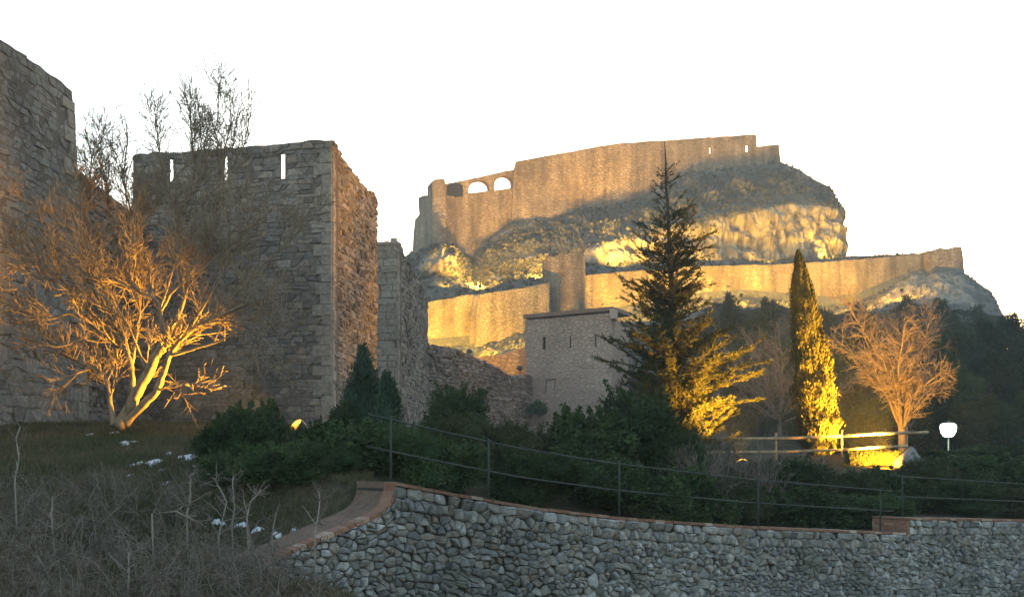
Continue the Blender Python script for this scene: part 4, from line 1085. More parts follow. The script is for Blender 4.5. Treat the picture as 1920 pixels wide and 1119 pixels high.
# ------------------------------------------------------------------ the floodlit bare tree at the left
rr = random.Random(31)
TB = W(228, 798, 28.0); TB.z = ground_z(TB.x, TB.y) - 0.05
bt = thing('bare_tree', 'wide leafless tree glowing orange in the floodlight, before the slit tower', 'tree', TB)
def T(px, py, dy=0.0):
    return W(px, py, 28.0 + dy)
tr = MB(); tw_ = MB()
limbs = [  # (points px,py,depth offset), start and end radius
 ([(222, 800, 0), (238, 770, 0), (258, 735, -.1), (276, 700, -.2), (296, 662, -.4), (312, 640, -.5)], .20, .115),
 ([(232, 796, .05), (262, 765, -.15), (292, 735, -.35), (306, 700, -.5), (318, 665, -.7), (345, 630, -.9), (380, 606, -1.2), (420, 588, -1.5), (462, 570, -1.8)], .15, .03),
 ([(214, 798, 0), (209, 772, .1), (205, 740, .2), (197, 705, .3), (175, 690, .5), (150, 680, .7), (115, 662, 1.0), (70, 640, 1.2), (20, 655, 1.4)], .10, .02),
 ([(250, 742, 0), (247, 700, .2), (240, 665, .3), (222, 640, .5), (200, 622, .6), (170, 605, .4), (130, 588, .2), (85, 600, -.2), (30, 585, -.5)], .10, .018),
 ([(300, 655, -.4), (304, 620, -.4), (300, 585, -.4), (290, 560, -.3), (262, 548, -.2), (245, 520, -.1), (243, 480, 0), (252, 440, .2), (262, 395, .4)], .085, .012),
 ([(306, 645, -.5), (330, 600, -.3), (345, 560, -.2), (356, 515, 0), (372, 470, .3), (395, 420, .6), (415, 350, 1.0), (425, 270, 1.3), (440, 215, 1.5)], .09, .009),
 ([(310, 650, -.5), (350, 622, -.6), (392, 590, -.5), (430, 560, -.3), (470, 520, 0), (520, 470, .4), (570, 430, .7)], .075, .010),
 ([(240, 662, .3), (225, 600, .6), (214, 540, 1.0), (212, 470, 1.4), (206, 400, 1.6), (196, 330, 1.8), (185, 255, 2.0)], .06, .008),
 ([(245, 700, .2), (255, 640, .6), (262, 570, 1.0), (255, 480, 1.4), (245, 400, 1.8), (232, 330, 2.0), (240, 260, 2.2), (232, 215, 2.2)], .06, .007),
 ([(222, 640, .5), (190, 570, .9), (170, 510, 1.2), (158, 430, 1.4), (165, 360, 1.6), (172, 290, 1.8)], .05, .007),
 ([(205, 625, .6), (150, 560, .3), (95, 505, 0), (40, 470, -.4), (-20, 445, -.7)], .05, .010),
 ([(318, 665, -.7), (360, 655, -1.0), (410, 640, -1.3), (450, 625, -1.5), (485, 640, -1.8), (492, 680, -2)], .05, .008),
 ([(295, 590, -.4), (320, 520, .2), (330, 440, .6), (318, 360, .9), (300, 290, 1.2), (290, 225, 1.4)], .05, .007),
 ([(345, 560, -.2), (330, 500, .3), (345, 420, .8), (362, 330, 1.2), (360, 260, 1.5), (355, 195, 1.6)], .045, .006),
 ([(175, 690, .5), (140, 700, .3), (100, 712, 0), (60, 700, -.3)], .035, .008),
 ([(300, 730, -.4), (335, 715, -.8), (360, 728, -1.0)], .035, .008),
 ([(262, 548, -.2), (220, 530, -.4), (170, 520, -.8), (110, 470, -1.0), (60, 420, -1.2)], .04, .007),
 ([(200, 622, .6), (150, 640, .2), (95, 650, -.4), (40, 620, -.9), (-10, 600, -1.2)], .04, .012),
 ([(275, 700, -.2), (240, 610, -.4), (200, 560, -.7), (140, 530, -1.0), (80, 520, -1.2), (30, 540, -1.4)], .045, .012),
 ([(300, 585, -.4), (330, 540, -.8), (385, 500, -1.0), (440, 450, -.9), (500, 400, -.6)], .05, .012),
 ([(345, 630, -.9), (390, 560, -1.3), (420, 500, -1.4), (440, 430, -1.2), (455, 350, -1.0)], .045, .012),
 ([(225, 600, .6), (180, 480, .9), (120, 420, .7), (60, 380, .4)], .045, .012),
 ([(214, 540, 1.0), (250, 460, 1.4), (290, 390, 1.8), (340, 320, 2.1), (400, 250, 2.3), (410, 190, 2.3)], .045, .012),
 ([(345, 420, .8), (400, 360, 1.2), (450, 290, 1.5), (470, 215, 1.6)], .03, .012),
 ([(380, 606, -1.2), (430, 600, -1.6), (470, 605, -2.0), (500, 590, -2.2)], .03, .007),
]
spec = [dict(n=3.6, ang=(25, 70), len=(0.5, 1.7), r=.021, tip=.5, segs=5, wander=.22, lift=.10, sides=4, up=.15, t0=.22),
        dict(n=9.0, ang=(25, 65), len=(0.25, 0.95), r=.0125, tip=.65, segs=4, wander=.2, lift=.08, sides=3, up=.1),
        dict(n=7.5, ang=(25, 60), len=(0.10, 0.45), r=.0088, tip=.85, segs=2, wander=.2, lift=.05, sides=3)]
for P, r0, r1 in limbs:
    q = [T(*p) for p in P]
    # smooth the hand-drawn limb and give it a gnarled line
    pts = []
    for i in range(len(q) - 1):
        a0 = q[max(0, i - 1)]; a1 = q[i]; a2 = q[i + 1]; a3 = q[min(len(q) - 1, i + 2)]
        for s in range(4):
            t = s / 4; c_ = 0.5 * ((2 * a1) + (a2 - a0) * t + (2 * a0 - 5 * a1 + 4 * a2 - a3) * t * t + (3 * a1 - a0 - 3 * a2 + a3) * t ** 3)
            pts.append(c_ + Vector((rr.uniform(-1, 1), rr.uniform(-1, 1), rr.uniform(-1, 1))) * 0.018)
    pts.append(q[-1]); n = len(pts)
    r1 = max(r1, .010); rs = [(r0 * .82 + (r1 - r0 * .82) * (i / (n - 1)) ** 0.75) * rr.uniform(.9, 1.12) for i in range(n)]
    tr.tube(pts, rs, 9, rr.random())
    sp = [dict(s) for s in spec]
    if r0 > .14: sp[0]['n'] = 2.4; sp[0]['t0'] = .45
    if P[-1][1] < 300: sp[0]['ang'] = (15, 42); sp[0]['up'] = .35; sp[0]['len'] = (.5, 1.9)
    grow([tw_], rr, pts, rs, 0, sp)
tr.build('trunk', M['bark_fruit'], bt, True); tw_.build('twigs', M['bark_fruit'], bt)

# ------------------------------------------------------------------ floodlit bare tree at the right
def bare_tree(name, label, base, height, seed, mat, spread=0.5, trunk_r=0.16, fork=0.28, nlimb=9, twn=4.0, group=None, lean=(0, 0)):
    rr = random.Random(seed); t = thing(name, label, 'tree', base, group)
    tr = MB(); tw = MB(); b = Vector(base)
    pts, rs = limb(rr, b - Vector((0, 0, .15)), (lean[0], lean[1], 1), height * fork, trunk_r * 1.25, trunk_r * .8, 5, .05)
    tr.tube(pts, rs, 9)
    for i in range(nlimb):
        az = 6.283 * (i + rr.uniform(-.3, .3)) / nlimb; el = R(rr.uniform(26, 78)); s = pts[-1 - (i % 3)]
        d = Vector((math.cos(az) * math.cos(el), math.sin(az) * math.cos(el), math.sin(el)))
        ln = height * (1 - fork) * rr.uniform(.65, 1.0) * (1.0 if el > R(50) else spread * 1.5)
        q, qr = limb(rr, s, d, ln, trunk_r * rr.uniform(.4, .62), .012, 10, .16, .05); tr.tube(q, qr, 6)
        grow([tw], rr, q, qr, 0, [dict(n=3.0, ang=(25, 65), len=(.5, 1.9), r=.03, tip=.35, segs=5, wander=.2, lift=.05, sides=4, t0=.2),
                                  dict(n=twn * 1.5, ang=(25, 60), len=(.25, .85), r=.013, tip=.6, segs=3, wander=.25, lift=.03, sides=3),
                                  dict(n=5.0, ang=(25, 60), len=(.12, .45), r=.010, tip=.7, segs=2, wander=.2, lift=.0, sides=3)])
    tr.build('trunk', mat, t, True); tw.build('twigs', mat, t); return t
p = W(1693, 812, 50); p.z = ground_z(p.x, p.y)
bare_tree('bare_tree', 'round-crowned leafless tree lit orange, behind the timber fence and right of the cypress', p, (HOR - 520) / FOC * 50 - p.z, 5, M['bark_fruit'], .40, .17, .27, 18, 7.0, lean=(-.06, 0))

# ------------------------------------------------------------------ tall fir
def needle_card(P, U, r, ln, wd):
    N = unit(np.cross(U, r.normal(size=U.shape))); return leaf_arrays(P, N, U, ln, wd)
def fir():
    rr = random.Random(41); r = np.random.RandomState(41)
    Y = 34.0; base = W(1276, 828, Y); base.z = ground_z(base.x, base.y); top = W(1246, 262, Y)
    t = thing('fir_tree', 'tall ragged fir with one floodlit yellow side, right of the guardhouse', 'tree', base)
    tr = MB(); H_ = top.z - base.z; n = 22
    pts = [base.lerp(top, i / n) + Vector((0.05 * nz(i * .5, 1), .05 * nz(i * .5, 5), 0)) for i in range(n + 1)]
    tr.tube(pts, [.15 * (1 - i / n) ** .8 + .008 for i in range(n + 1)], 8)
    # half-width of the crown (left, right) in photo pixels by row, read as metres at its depth
    prof = [(262, 2, 2), (290, 10, 14), (330, 35, 22), (370, 48, 60), (420, 50, 60), (450, 75, 85), (500, 90, 70), (560, 110, 60), (600, 120, 70), (640, 135, 130), (680, 140, 165), (720, 150, 150), (760, 130, 120), (800, 95, 80), (825, 60, 50)]
    PP = []; UU = []; LN = []
    for k in range(380):
        s = rr.random() ** 0.52; py = 275 + 530 * s; f = (828 - py) / (828 - 262)
        o = base.lerp(top, f); az = rr.uniform(0, 6.283)
        wl = lerp_table([(a, b) for a, b, c in prof], py); wr = lerp_table([(a, c) for a, b, c in prof], py)
        half = (wl if math.cos(az) < 0 else wr); half = half * abs(math.cos(az)) + 0.5 * (wl + wr) * (1 - abs(math.cos(az)))
        ln = half / FOC * Y * rr.uniform(.5, 1.2) + .06
        el = R(rr.uniform(2, 30) + 14 * (1 - s))
        d = Vector((math.cos(az) * math.cos(el), math.sin(az) * math.cos(el), math.sin(el)))
        q, qr = limb(rr, o, d, ln, .012 + .02 * (1 - f), .004, 7, .09, .02); tr.tube(q, qr, 4, rr.random(), 0, False)
        m = max(1, int(ln * (2.5 + 23 * s)))
        for j in range(m):
            u = rr.uniform(.12, 1.0) * 7; a = min(int(u), 6); c = q[a].lerp(q[a + 1], u - a); ax = (q[a + 1] - q[a]).normalized()
            side = ax.cross(Vector((rr.uniform(-.4, .4), rr.uniform(-.4, .4), 1))).normalized() * rr.choice((-1, 1))
            td = (ax * .75 + side * rr.uniform(.3, .9) + Vector((0, 0, rr.uniform(-.25, .35)))).normalized(); tl = rr.uniform(.14, .46) * (1.15 - .5 * u / 7) * (0.6 + 0.4 * min(1, ln))
            tr.tube([c, c + td * tl], [.005, .003], 3, rr.random(), 0, False)
            nn = int(tl * 75) + 4
            tt = np.array([rr.random() for _ in range(nn)])[:, None]
            P = np.array(c)[None, :] + np.array(td)[None, :] * tl * tt
            U = unit(np.array(td)[None, :] * 0.8 + r.normal(scale=.6, size=(nn, 3)))
            PP.append(P + U * .028); UU.append(U); LN.append(r.uniform(.05, .10, nn))
    P = np.concatenate(PP); U = np.concatenate(UU); ln = np.concatenate(LN); L_ = np.array(t.location)
    V = needle_card(P, U, r, ln, ln * .30)
    tr.build('trunk', M['bark_dark'], t)
    me = mesh_quads('crown', V, r.rand(len(P)), M['leaf_fir']); link('crown', me, t)
fir()

# ------------------------------------------------------------------ cypress
def cypress():
    r = np.random.RandomState(51); Y = 42.0
    base = W(1541, 858, Y); base.z = ground_z(base.x, base.y); top = W(1496, 470, Y)
    t = thing('cypress_tree', 'slim leaning cypress, right half glowing yellow, behind the timber fence', 'tree', base)
    prof = [(0, .25), (.03, .62), (.15, .78), (.3, .80), (.45, .74), (.6, .62), (.75, .48), (.86, .33), (.94, .18), (1, .03)]
    tr = MB(); tr.tube([base, base.lerp(top, .5), base.lerp(top, .97)], [.12, .07, .01], 7); tr.build('trunk', M['bark_dark'], t)
    n = 42000; f = r.rand(n) ** 1.25; az = r.uniform(0, 6.283, n)
    rad = np.interp(f, [a for a, b in prof], [b for a, b in prof])
    lump = np.array([.97 + .34 * noise.noise(Vector((math.cos(a) * 1.6, math.sin(a) * 1.6, q * 9))) + .34 * noise.noise(Vector((math.cos(a) * 4, math.sin(a) * 4, q * 22))) for a, q in zip(az, f)])
    k = r.uniform(.68, 1.04, n); k = np.where(r.rand(n) < .06, k * 1.12, k)
    ax = np.array(base)[None] + (np.array(top) - np.array(base))[None] * f[:, None]
    P = ax + np.stack([np.cos(az), np.sin(az), 0 * az], 1) * (rad * lump * k)[:, None]
    U = unit(np.stack([np.cos(az) * .35, np.sin(az) * .35, np.ones(n)], 1) + r.normal(scale=.25, size=(n, 3)))
    N = unit(np.stack([np.cos(az), np.sin(az), 0 * az], 1) + r.normal(scale=.5, size=(n, 3))); N = unit(N - U * (N * U).sum(1, keepdims=True))
    V = leaf_arrays(P, N, U, r.uniform(.08, .19, n), r.uniform(.03, .06, n))
    ex = MB(); m = 14
    for i in range(24):
        a, b = i / 24, (i + 1) / 24; vs = []
        for q in (a, b):
            c = base.lerp(top, q)
            for j in range(m): th = 6.283 * j / m; R_ = np.interp(q, [x for x, _ in prof], [y for _, y in prof]) * .62; vs.append((c.x + R_ * math.cos(th), c.y + R_ * math.sin(th), c.z))
        ex.add(vs, [(j, (j + 1) % m, m + (j + 1) % m, m + j) for j in range(m)], .1)
    link('crown', mesh_quads('crown', V, r.rand(n), M['leaf_cyp'], ex), t)
cypress()

# ------------------------------------------------------------------ garden bushes
BV = {}
for i in range(4): BV['e%d' % i] = bush_mesh('evergreen_bush', 100 + i, M['leaf_dark'], (13000, 9000, 15000, 10000)[i], 1, 1, (18, 15, 22, 13)[i], (.044, .058, .036, .05)[i], (.022, .03, .016, .022)[i], .5)
for i in range(2): BV['j%d' % i] = bush_mesh('juniper_bush', 120 + i, M['leaf_blue'], 15000, .5, 1, 26, .036, .014, .9, True)
for i in range(2): BV['o%d' % i] = bush_mesh('olive_shrub', 140 + i, M['leaf_olive'], 13000, 1, 1, 16, .036, .014, .8)
def bush(kind, px, pytop, wpx, Y, label, name=None, pybase=None, group='evergreen bushes in the garden behind the wall', rz=None, depth=None):
    p = W(px, HOR, Y); p.z = ground_z(p.x, p.y) - 0.1
    h = (HOR - pytop) / FOC * Y - p.z; w = wpx / FOC * Y
    if kind[0] == 'j': w *= 2
    h *= 1.13
    nm = {'e': 'evergreen_bush', 'j': 'juniper_bush', 'o': 'olive_shrub'}[kind[0]]
    return place_mesh(nm, BV[kind], p, rnd.uniform(0, 6) if rz is None else rz, (w, (depth or w), h / 0.98), label, 'bush', group)
bush('e0', 432, 788, 150, 20.5, 'dark leafy bush at the left end of the garden, beside the snow patches')
bush('e1', 488, 766, 112, 21.5, 'dark bush just left of the glowing garden floodlight')
bush('e2', 562, 836, 190, 19.5, 'low dark bush right below the glowing garden floodlight')
bush('e3', 634, 770, 104, 21.5, 'dark bush just right of the glowing garden floodlight')
bush('e3', 480, 868, 190, 18.2, 'low dark bush nearest the grass slope and thin snow strip')
bush('j0', 680, 672, 92, 22.0, 'tall pointed juniper in front of the slit tower corner')
bush('j1', 726, 716, 80, 21.5, 'shorter juniper in front of the narrow second tower')
bush('e1', 660, 800, 190, 18.5, 'dark bush standing behind the curved sweep of the wall')
bush('e2', 768, 806, 150, 18.2, 'dark bush behind the first railing post')
bush('e0', 852, 745, 130, 30.0, 'rounded blue-green bush in front of the ruined wall')
bush('o0', 900, 788, 190, 21.0, 'olive-green shrub behind the railing, below the ruined wall')
bush('e3', 845, 838, 170, 18.0, 'low dark bush between the first and second railing posts')
bush('o1', 985, 802, 150, 22.0, 'thin olive shrub below the guardhouse corner')
bush('e1', 1085, 780, 200, 22.5, 'large dark bush below the guardhouse window slots')
bush('e2', 1000, 858, 190, 19.0, 'low dark bush right of the second railing post')
bush('e0', 1180, 766, 200, 24.0, 'large dark bush left of the fir trunk')
bush('e3', 1160, 868, 210, 20.4, 'low dark bush around the third railing post')
bush('e2', 1262, 820, 140, 24.5, 'dark bush at the foot of the fir trunk')
bush('e1', 1300, 890, 180, 22.5, 'low dark bush right of the third railing post')
bush('o0', 1385, 905, 170, 24.5, 'low olive shrub left of the fourth railing post')
bush('e0', 1475, 880, 180, 28.0, 'dark shrub below the left end of the timber fence')
bush('o1', 1560, 886, 190, 28.5, 'olive shrub below the foot of the cypress')
bush('e3', 1640, 886, 170, 29.5, 'dark shrub below the brightly lit hedge')
bush('e1', 1500, 925, 210, 25.0, 'low dark shrub right of the fourth railing post')
bush('e2', 1610, 932, 190, 26.5, 'low dark shrub left of the brick step in the wall')
bush('o0', 1735, 862, 170, 33.0, 'olive shrub right of the grey pointed boulder')
bush('e0', 1830, 862, 200, 34.0, 'dark shrub below and right of the street lamp')
bush('e3', 1900, 872, 200, 32.0, 'dark shrub cut off by the right picture edge')
bush('e2', 1760, 905, 200, 29.0, 'dark shrub behind the raised railing post')
bush('o1', 1870, 915, 220, 30.5, 'olive shrub behind the raised railing at right')
bush('o1', 560, 797, 74, 24.0, 'thin shrub with the floodlight glowing through its leaves')
for args in (('e0', 1745, 846, 130, 40, 'dark shrub between the grey boulder and the street lamp'), ('e1', 1815, 842, 130, 42, 'dark shrub just right of the street lamp pole'), ('e3', 1890, 838, 150, 42, 'dark shrub in front of the wood at the right edge'), ('e2', 1790, 858, 130, 38, 'low dark shrub hiding the foot of the street lamp'),
             ('o0', 1420, 868, 130, 36, 'olive shrub under the left fence post'), ('e1', 1520, 872, 120, 36.5, 'low dark shrub between fence and cypress foot')): bush(*args)
for args in (('e3', 440, 856, 150, 17.4, 'dark bush standing on the grass behind the thin snow strip'), ('e0', 528, 846, 160, 16.8, 'dark bush left of the curved sweep, behind the forked bare stem'), ('e2', 612, 838, 140, 17.2, 'dark bush directly behind the lower end of the brick sweep')): bush(*args)
tuft = W(1006, 764, 93.5); place_mesh('evergreen_bush', BV['e1'], tuft + Vector((0, -.6, -.7)), 0, (1.5, 1.2, 1.4), 'small dark tuft growing at the foot of the guardhouse wall', 'bush')

# bare grey twiggy bushes between the fir and the fence
def twig_bush_mesh(seed, n=46, mat='twig', h=1.0, w=.9):
    rr = random.Random(seed); mb = MB()
    for i in range(n):
        az = rr.uniform(0, 6.283); el = R(rr.uniform(35, 86)); d = (math.cos(az) * math.cos(el), math.sin(az) * math.cos(el), math.sin(el))
        q, qr = limb(rr, (rr.uniform(-.12, .12) * w, rr.uniform(-.12, .12) * w, -.05), d, h * rr.uniform(.55, 1.0), .011, .003, 6, .12, .03); mb.tube(q, qr, 3, rr.random(), 0, False)
        grow([mb], rr, q, qr, 0, [dict(n=9.0, ang=(20, 55), len=(.12, .42), r=.005, tip=.5, segs=3, wander=.18, lift=.03, sides=3), dict(n=6, ang=(25, 60), len=(.05, .16), r=.003, tip=.6, segs=2, sides=3)])
    me = bpy.data.meshes.new('bare_bush'); me.from_pydata(mb.v, [], mb.f); me.materials.append(M[mat]); at = me.attributes.new('tone', 'FLOAT', 'FACE'); at.data.foreach_set('value', mb.t); return me
TV = [twig_bush_mesh(201), twig_bush_mesh(202)]
def twig_bush(v, px, pytop, wpx, Y, label, group='leafless grey bushes'):
    p = W(px, HOR, Y); p.z = ground_z(p.x, p.y); h = (HOR - pytop) / FOC * Y - p.z; w = wpx / FOC * Y
    return place_mesh('bare_bush', TV[v], p, rnd.uniform(0, 6), (w, w, h), label, 'bush', group)
twig_bush(0, 1345, 795, 130, 26.0, 'leafless grey bush right of the fir trunk')
twig_bush(1, 1410, 840, 120, 27.0, 'leafless grey bush before the left end of the timber fence')
twig_bush(0, 1300, 820, 110, 23.5, 'leafless brownish bush below the lit fir boughs')
twig_bush(1, 1500, 850, 120, 30.0, 'low leafless bush before the cypress foot')

# lit clipped hedge by the fence
hm = bush_mesh('hedge', 160, M['leaf_hedge'], 9000, 1, 1, 10, .05, .026, .6)
r = np.random.RandomState(161); n = 9000
X = r.uniform(-1.05, 1.05, n); th = r.uniform(0, math.pi, n); Yh = np.cos(th) * .3 * r.uniform(.8, 1.05, n); Zh = np.sin(th) * .42 * r.uniform(.75, 1.1, n) * (1 + .25 * np.array([noise.noise(Vector((x * 4, 0, 1))) for x in X])) + .05
P = np.stack([X, Yh, Zh], 1); U = unit(np.stack([0 * X, np.cos(th) * .5, np.ones(n)], 1) + r.normal(scale=.45, size=(n, 3))); N = unit(np.cross(U, r.normal(size=(n, 3))))
hm = mesh_quads('hedge', leaf_arrays(P, N, U, r.uniform(.06, .15, n), r.uniform(.03, .06, n)), r.rand(n), M['leaf_hedge'])
hp = W(1640, 878, 38.6); hp.z = ground_z(hp.x, hp.y) - .03
place_mesh('hedge', hm, hp, R(6), (1, 1, 1.05), 'short clipped hedge blazing yellow in floodlight below the timber fence', 'hedge')

# ------------------------------------------------------------------ timber fence, boulder, street lamp
fe = thing('timber_fence', 'two-rail timber fence lit golden, in front of the bare tree and cypress', 'fence', W(1578, 858, 40))
posts = [(1300, 868, 812, 38.5), (1455, 866, 811, 39.5), (1578, 862, 806, 40.2), (1700, 850, 801, 41.2), (1850, 846, 797, 42.4)]
for px, yb, yt, Y in posts[1:4]:
    mb = MB(); b = W(px, yb, Y); t = W(px, yt, Y); b.z -= .25; mb.tube([b, t], [.045, .04], 8); mb.build('post', M['fence'], fe, True)
for k, (ys, rr_) in enumerate((((822, 822, 817, 811, 806), .055), ((848, 847, 843, 836, 832), .05))):
    pts = [W(p[0], ys[i], p[3]) + Vector((0, -.075, 0)) for i, p in enumerate(posts)]
    for a, b in zip(pts, pts[1:]):
        if b is pts[-1] and k == 1: continue
        if b is pts[-1]: b = a.lerp(b, .25)
        mb = MB(); mb.tube([a, a.lerp(b, .5) + Vector((0, 0, rnd.uniform(-.02, .02))), b], [rr_] * 3, 8); mb.build('rail', M['fence'], fe, True)

bo = MB(); q = W(1708, 850, 38.0); bm = bmesh.new(); bmesh.ops.create_icosphere(bm, subdivisions=3, radius=1)
vs = []
for v in bm.verts:
    c = v.co; k = 1 - 0.75 * max(0, c.z); d = 1 + .25 * nz(c.x * 1.5, c.y * 1.5, c.z * 1.5) + .08 * nz(c.x * 5, c.y * 5, c.z * 5)
    vs.append((q.x + c.x * .55 * k * d, q.y + c.y * .5 * k * d, q.z - .3 + c.z * .55 * d))
bo.add(vs, [[v.index for v in f.verts] for f in bm.faces]); bm.free()
o = bo.build('boulder', M['rockslab']); tag(o, 'grey pointed boulder right of the brightly lit hedge', 'rock')

lp = W(1778, 805, 44.0); lb = Vector((lp.x, lp.y, ground_z(lp.x, lp.y)))
lamp = thing('street_lamp', 'small street lamp with glowing white glass in front of the dark wood', 'lamp', lb)
mb = MB(); mb.tube([lb - Vector((0, 0, .1)), lb + Vector((0, 0, .12)), lb + Vector((0, 0, .16)), Vector((lp.x, lp.y, lp.z - .32))], [.07, .065, .04, .032], 10); mb.build('pole', M['fixture'], lamp, True)
mb = MB(); mb.tube([lp + Vector((0, 0, -.30)), lp + Vector((0, 0, -.25)), lp + Vector((0, 0, -.1)), lp + Vector((0, 0, .1)), lp + Vector((0, 0, .2)), lp + Vector((0, 0, .25))], [.13, .21, .29, .325, .30, .22], 20); gl = mb.build('lamp_glass', M['white_glow'], lamp, True)
mb = MB(); mb.tube([lp + Vector((0, 0, .252)), lp + Vector((0, 0, .27)), lp + Vector((0, 0, .31)), lp + Vector((0, 0, .35))], [.21, .22, .10, .02], 16); mb.build('lamp_cap', M['fixture'], lamp, True)
mb = MB(); mb.tube([lp + Vector((0, 0, -.33)), lp + Vector((0, 0, -.275))], [.06, .13], 12); mb.build('lamp_collar', M['fixture'], lamp, True)
pl = bpy.data.lights.new('bulb', 'POINT'); pl.energy = 60; pl.color = (.75, 1.0, .72); pl.shadow_soft_size = .35
po = bpy.data.objects.new('bulb', pl); COL.objects.link(po); po.location = lp + Vector((0, -.55, -.05)); 
po.parent = lamp; po.matrix_parent_inverse = Matrix.Translation(-lamp.location)

# ------------------------------------------------------------------ floodlights
def floodlight(pos, target, watts, label, spot=100, size=1.0, blend=.6, col=SODIUM, group='sodium floodlights', stand=None):
    pos = Vector(pos); d = (Vector(target) - pos).normalized(); rot = d.to_track_quat('Z', 'Y').to_matrix()
    f = thing('floodlight', label, 'floodlight', pos, group); s = size
    mb = MB(); prof = [(-.16, .05), (-.13, .11), (-.02, .165), (.06, .185), (.075, .185)]
    mb.tube([pos + d * (z * s) for z, _ in prof], [r_ * s for _, r_ in prof], 14); mb.build('housing', M['fixture'], f, True)
    mb = MB(); mb.tube([pos + d * (z * s) for z in (.077, .10, .14, .165)], [.175 * s, .168 * s, .12 * s, .03 * s], 14); mb.build('glass', M['glow'], f, True)
    mb = MB(); b = Vector((pos.x, pos.y, pos.z - (stand or .5 * s))); side = d.cross(Vector((0, 0, 1))).normalized() * .21 * s
    mb.tube([b, pos - Vector((0, 0, .24 * s))], [.025 * s] * 2, 6); mb.tube([pos + side, pos + side - Vector((0, 0, .24 * s)), pos - side - Vector((0, 0, .24 * s)), pos - side], [.016 * s] * 4, 6); mb.build('bracket', M['fixture'], f)
    l = bpy.data.lights.new('bulb', 'SPOT'); l.energy = watts; l.color = col; l.spot_size = R(spot); l.spot_blend = blend; l.shadow_soft_size = .15 * s
    o = bpy.data.objects.new('bulb', l); COL.objects.link(o); o.location = pos + d * .2 * s; o.rotation_euler = (-d).to_track_quat('Z', 'Y').to_euler()
    o.parent = f; o.matrix_parent_inverse = Matrix.Translation(-f.location)
    return f
FL = 0.44
CASTLE = (1.0, .55, .055)
def on_hill(px, t, up=1.0, band=0):
    """a point on the hill's surface below the lower castle wall, t of the way up that band"""
    best = min(range(NU), key=lambda i: abs(960 + FOC * lines[band][i].lerp(lines[band + 1][i], t).x / lines[band][i].lerp(lines[band + 1][i], t).y - px))
    return lines[band][best].lerp(lines[band + 1][best], t) + Vector((0, 0, up))
floodlight(W(562, 808, 28.6), W(285, 650, 27.4), 9000 * FL, 'glowing floodlight among the garden bushes, aimed at the left bare tree', 74, 1.6, 1.0)
floodlight(W(1392, 872, 31.0), W(1335, 610, 34.0), 5200 * FL, 'floodlight hidden behind shrubs, aimed at the lit side of the fir', 85)
floodlight(W(1676, 856, 39.5), W(1535, 690, 42), 19000 * FL, 'floodlight hidden behind the lit hedge, aimed at the cypress', 110)
floodlight(Vector((13.2, 37.1, ground_z(13.2, 37.1) + .1)), W(1610, 838, 40), 1500 * FL, 'small floodlight in the shrubs washing the clipped hedge and the timber fence', 110, .4)
floodlight(W(1600, 850, 43.5), W(1665, 640, 50), 5600 * FL, 'floodlight hidden behind the hedge, aimed at the right bare tree', 80)
floodlight(W(822, 655, 132), W(835, 590, 150), 21000 * FL, 'castle floodlight lighting the far left of the lower castle wall', 130, 2, col=CASTLE)
floodlight(W(880, 660, 133), W(895, 590, 151), 25000 * FL, 'castle floodlight lighting the left lower castle wall from behind the ruined wall', 130, 2, col=CASTLE)
floodlight(W(945, 664, 136), W(965, 590, 153), 20000 * FL, 'castle floodlight lighting the buttressed lower castle wall below the round tower', 130, 2, col=CASTLE)
floodlight(W(975, 690, 104), W(960, 675, 109.5), 1600 * FL, 'floodlight behind the ruined wall lighting the terrace wall fragment', 130, 1.5)
for px, t, w_, lab in ((1190, .72, 24000, 'castle floodlight behind the fir, aimed at the long castle wall'), (1290, .74, 22000, 'castle floodlight right of the fir tip, aimed at the long castle wall'), (1390, .74, 22000, 'castle floodlight between fir and cypress, aimed at the long castle wall'), (1490, .72, 24000, 'castle floodlight behind the cypress top, aimed at the long castle wall'), (1590, .70, 24000, 'castle floodlight behind the right wood, aimed at the long castle wall'), (1690, .62, 20000, 'castle floodlight below the end bastion, aimed at the rock under it')):
    p = on_hill(px, t, 2.6); q = on_hill(px + 12, 1.0, 7.0); floodlight(p, q, w_ * 0.95 * FL, lab, 118, 1.6, 1.0, col=CASTLE, stand=2.9)
for px, py, Y, tx, ty, tY, w_, lab in ((1180, 497, 182, 1185, 460, 188, 800, 'floodlight behind the lower wall lighting the cliff above the fir'), (1330, 486, 185, 1340, 430, 194, 3400, 'floodlight behind the lower wall lighting the middle of the cliff'),
        (1430, 491, 192.5, 1450, 425, 202, 3400, 'floodlight behind the lower wall lighting the cliff above the cypress'), (1545, 482, 200, 1560, 435, 208, 3800, 'floodlight behind the lower wall lighting the right corner of the cliff'),
        (835, 533, 160, 832, 490, 169, 900, 'floodlight lighting the boulder under the left castle end')):
    floodlight(W(px, py, Y), W(tx, ty, tY), w_ * FL, lab, 130, 1.2, col=CASTLE)
for px, py, Y, tx, ty, tY, w_, lab in ((900, 537, 158, 880, 420, 197, 60000, 'castle floodlight on the scrub slope aimed up at the arcade end of the upper castle'), (1000, 522, 166, 1020, 380, 201, 60000, 'castle floodlight left of the round tower aimed up at the main castle wall'), (1140, 495, 175, 1240, 320, 210, 58000, 'castle floodlight right of the round tower aimed up at the main castle wall')):
    floodlight(W(px, py, Y), W(tx, ty, tY), w_ * FL, lab, 75, 1.4, 1.0, col=(1.0, .53, .08))

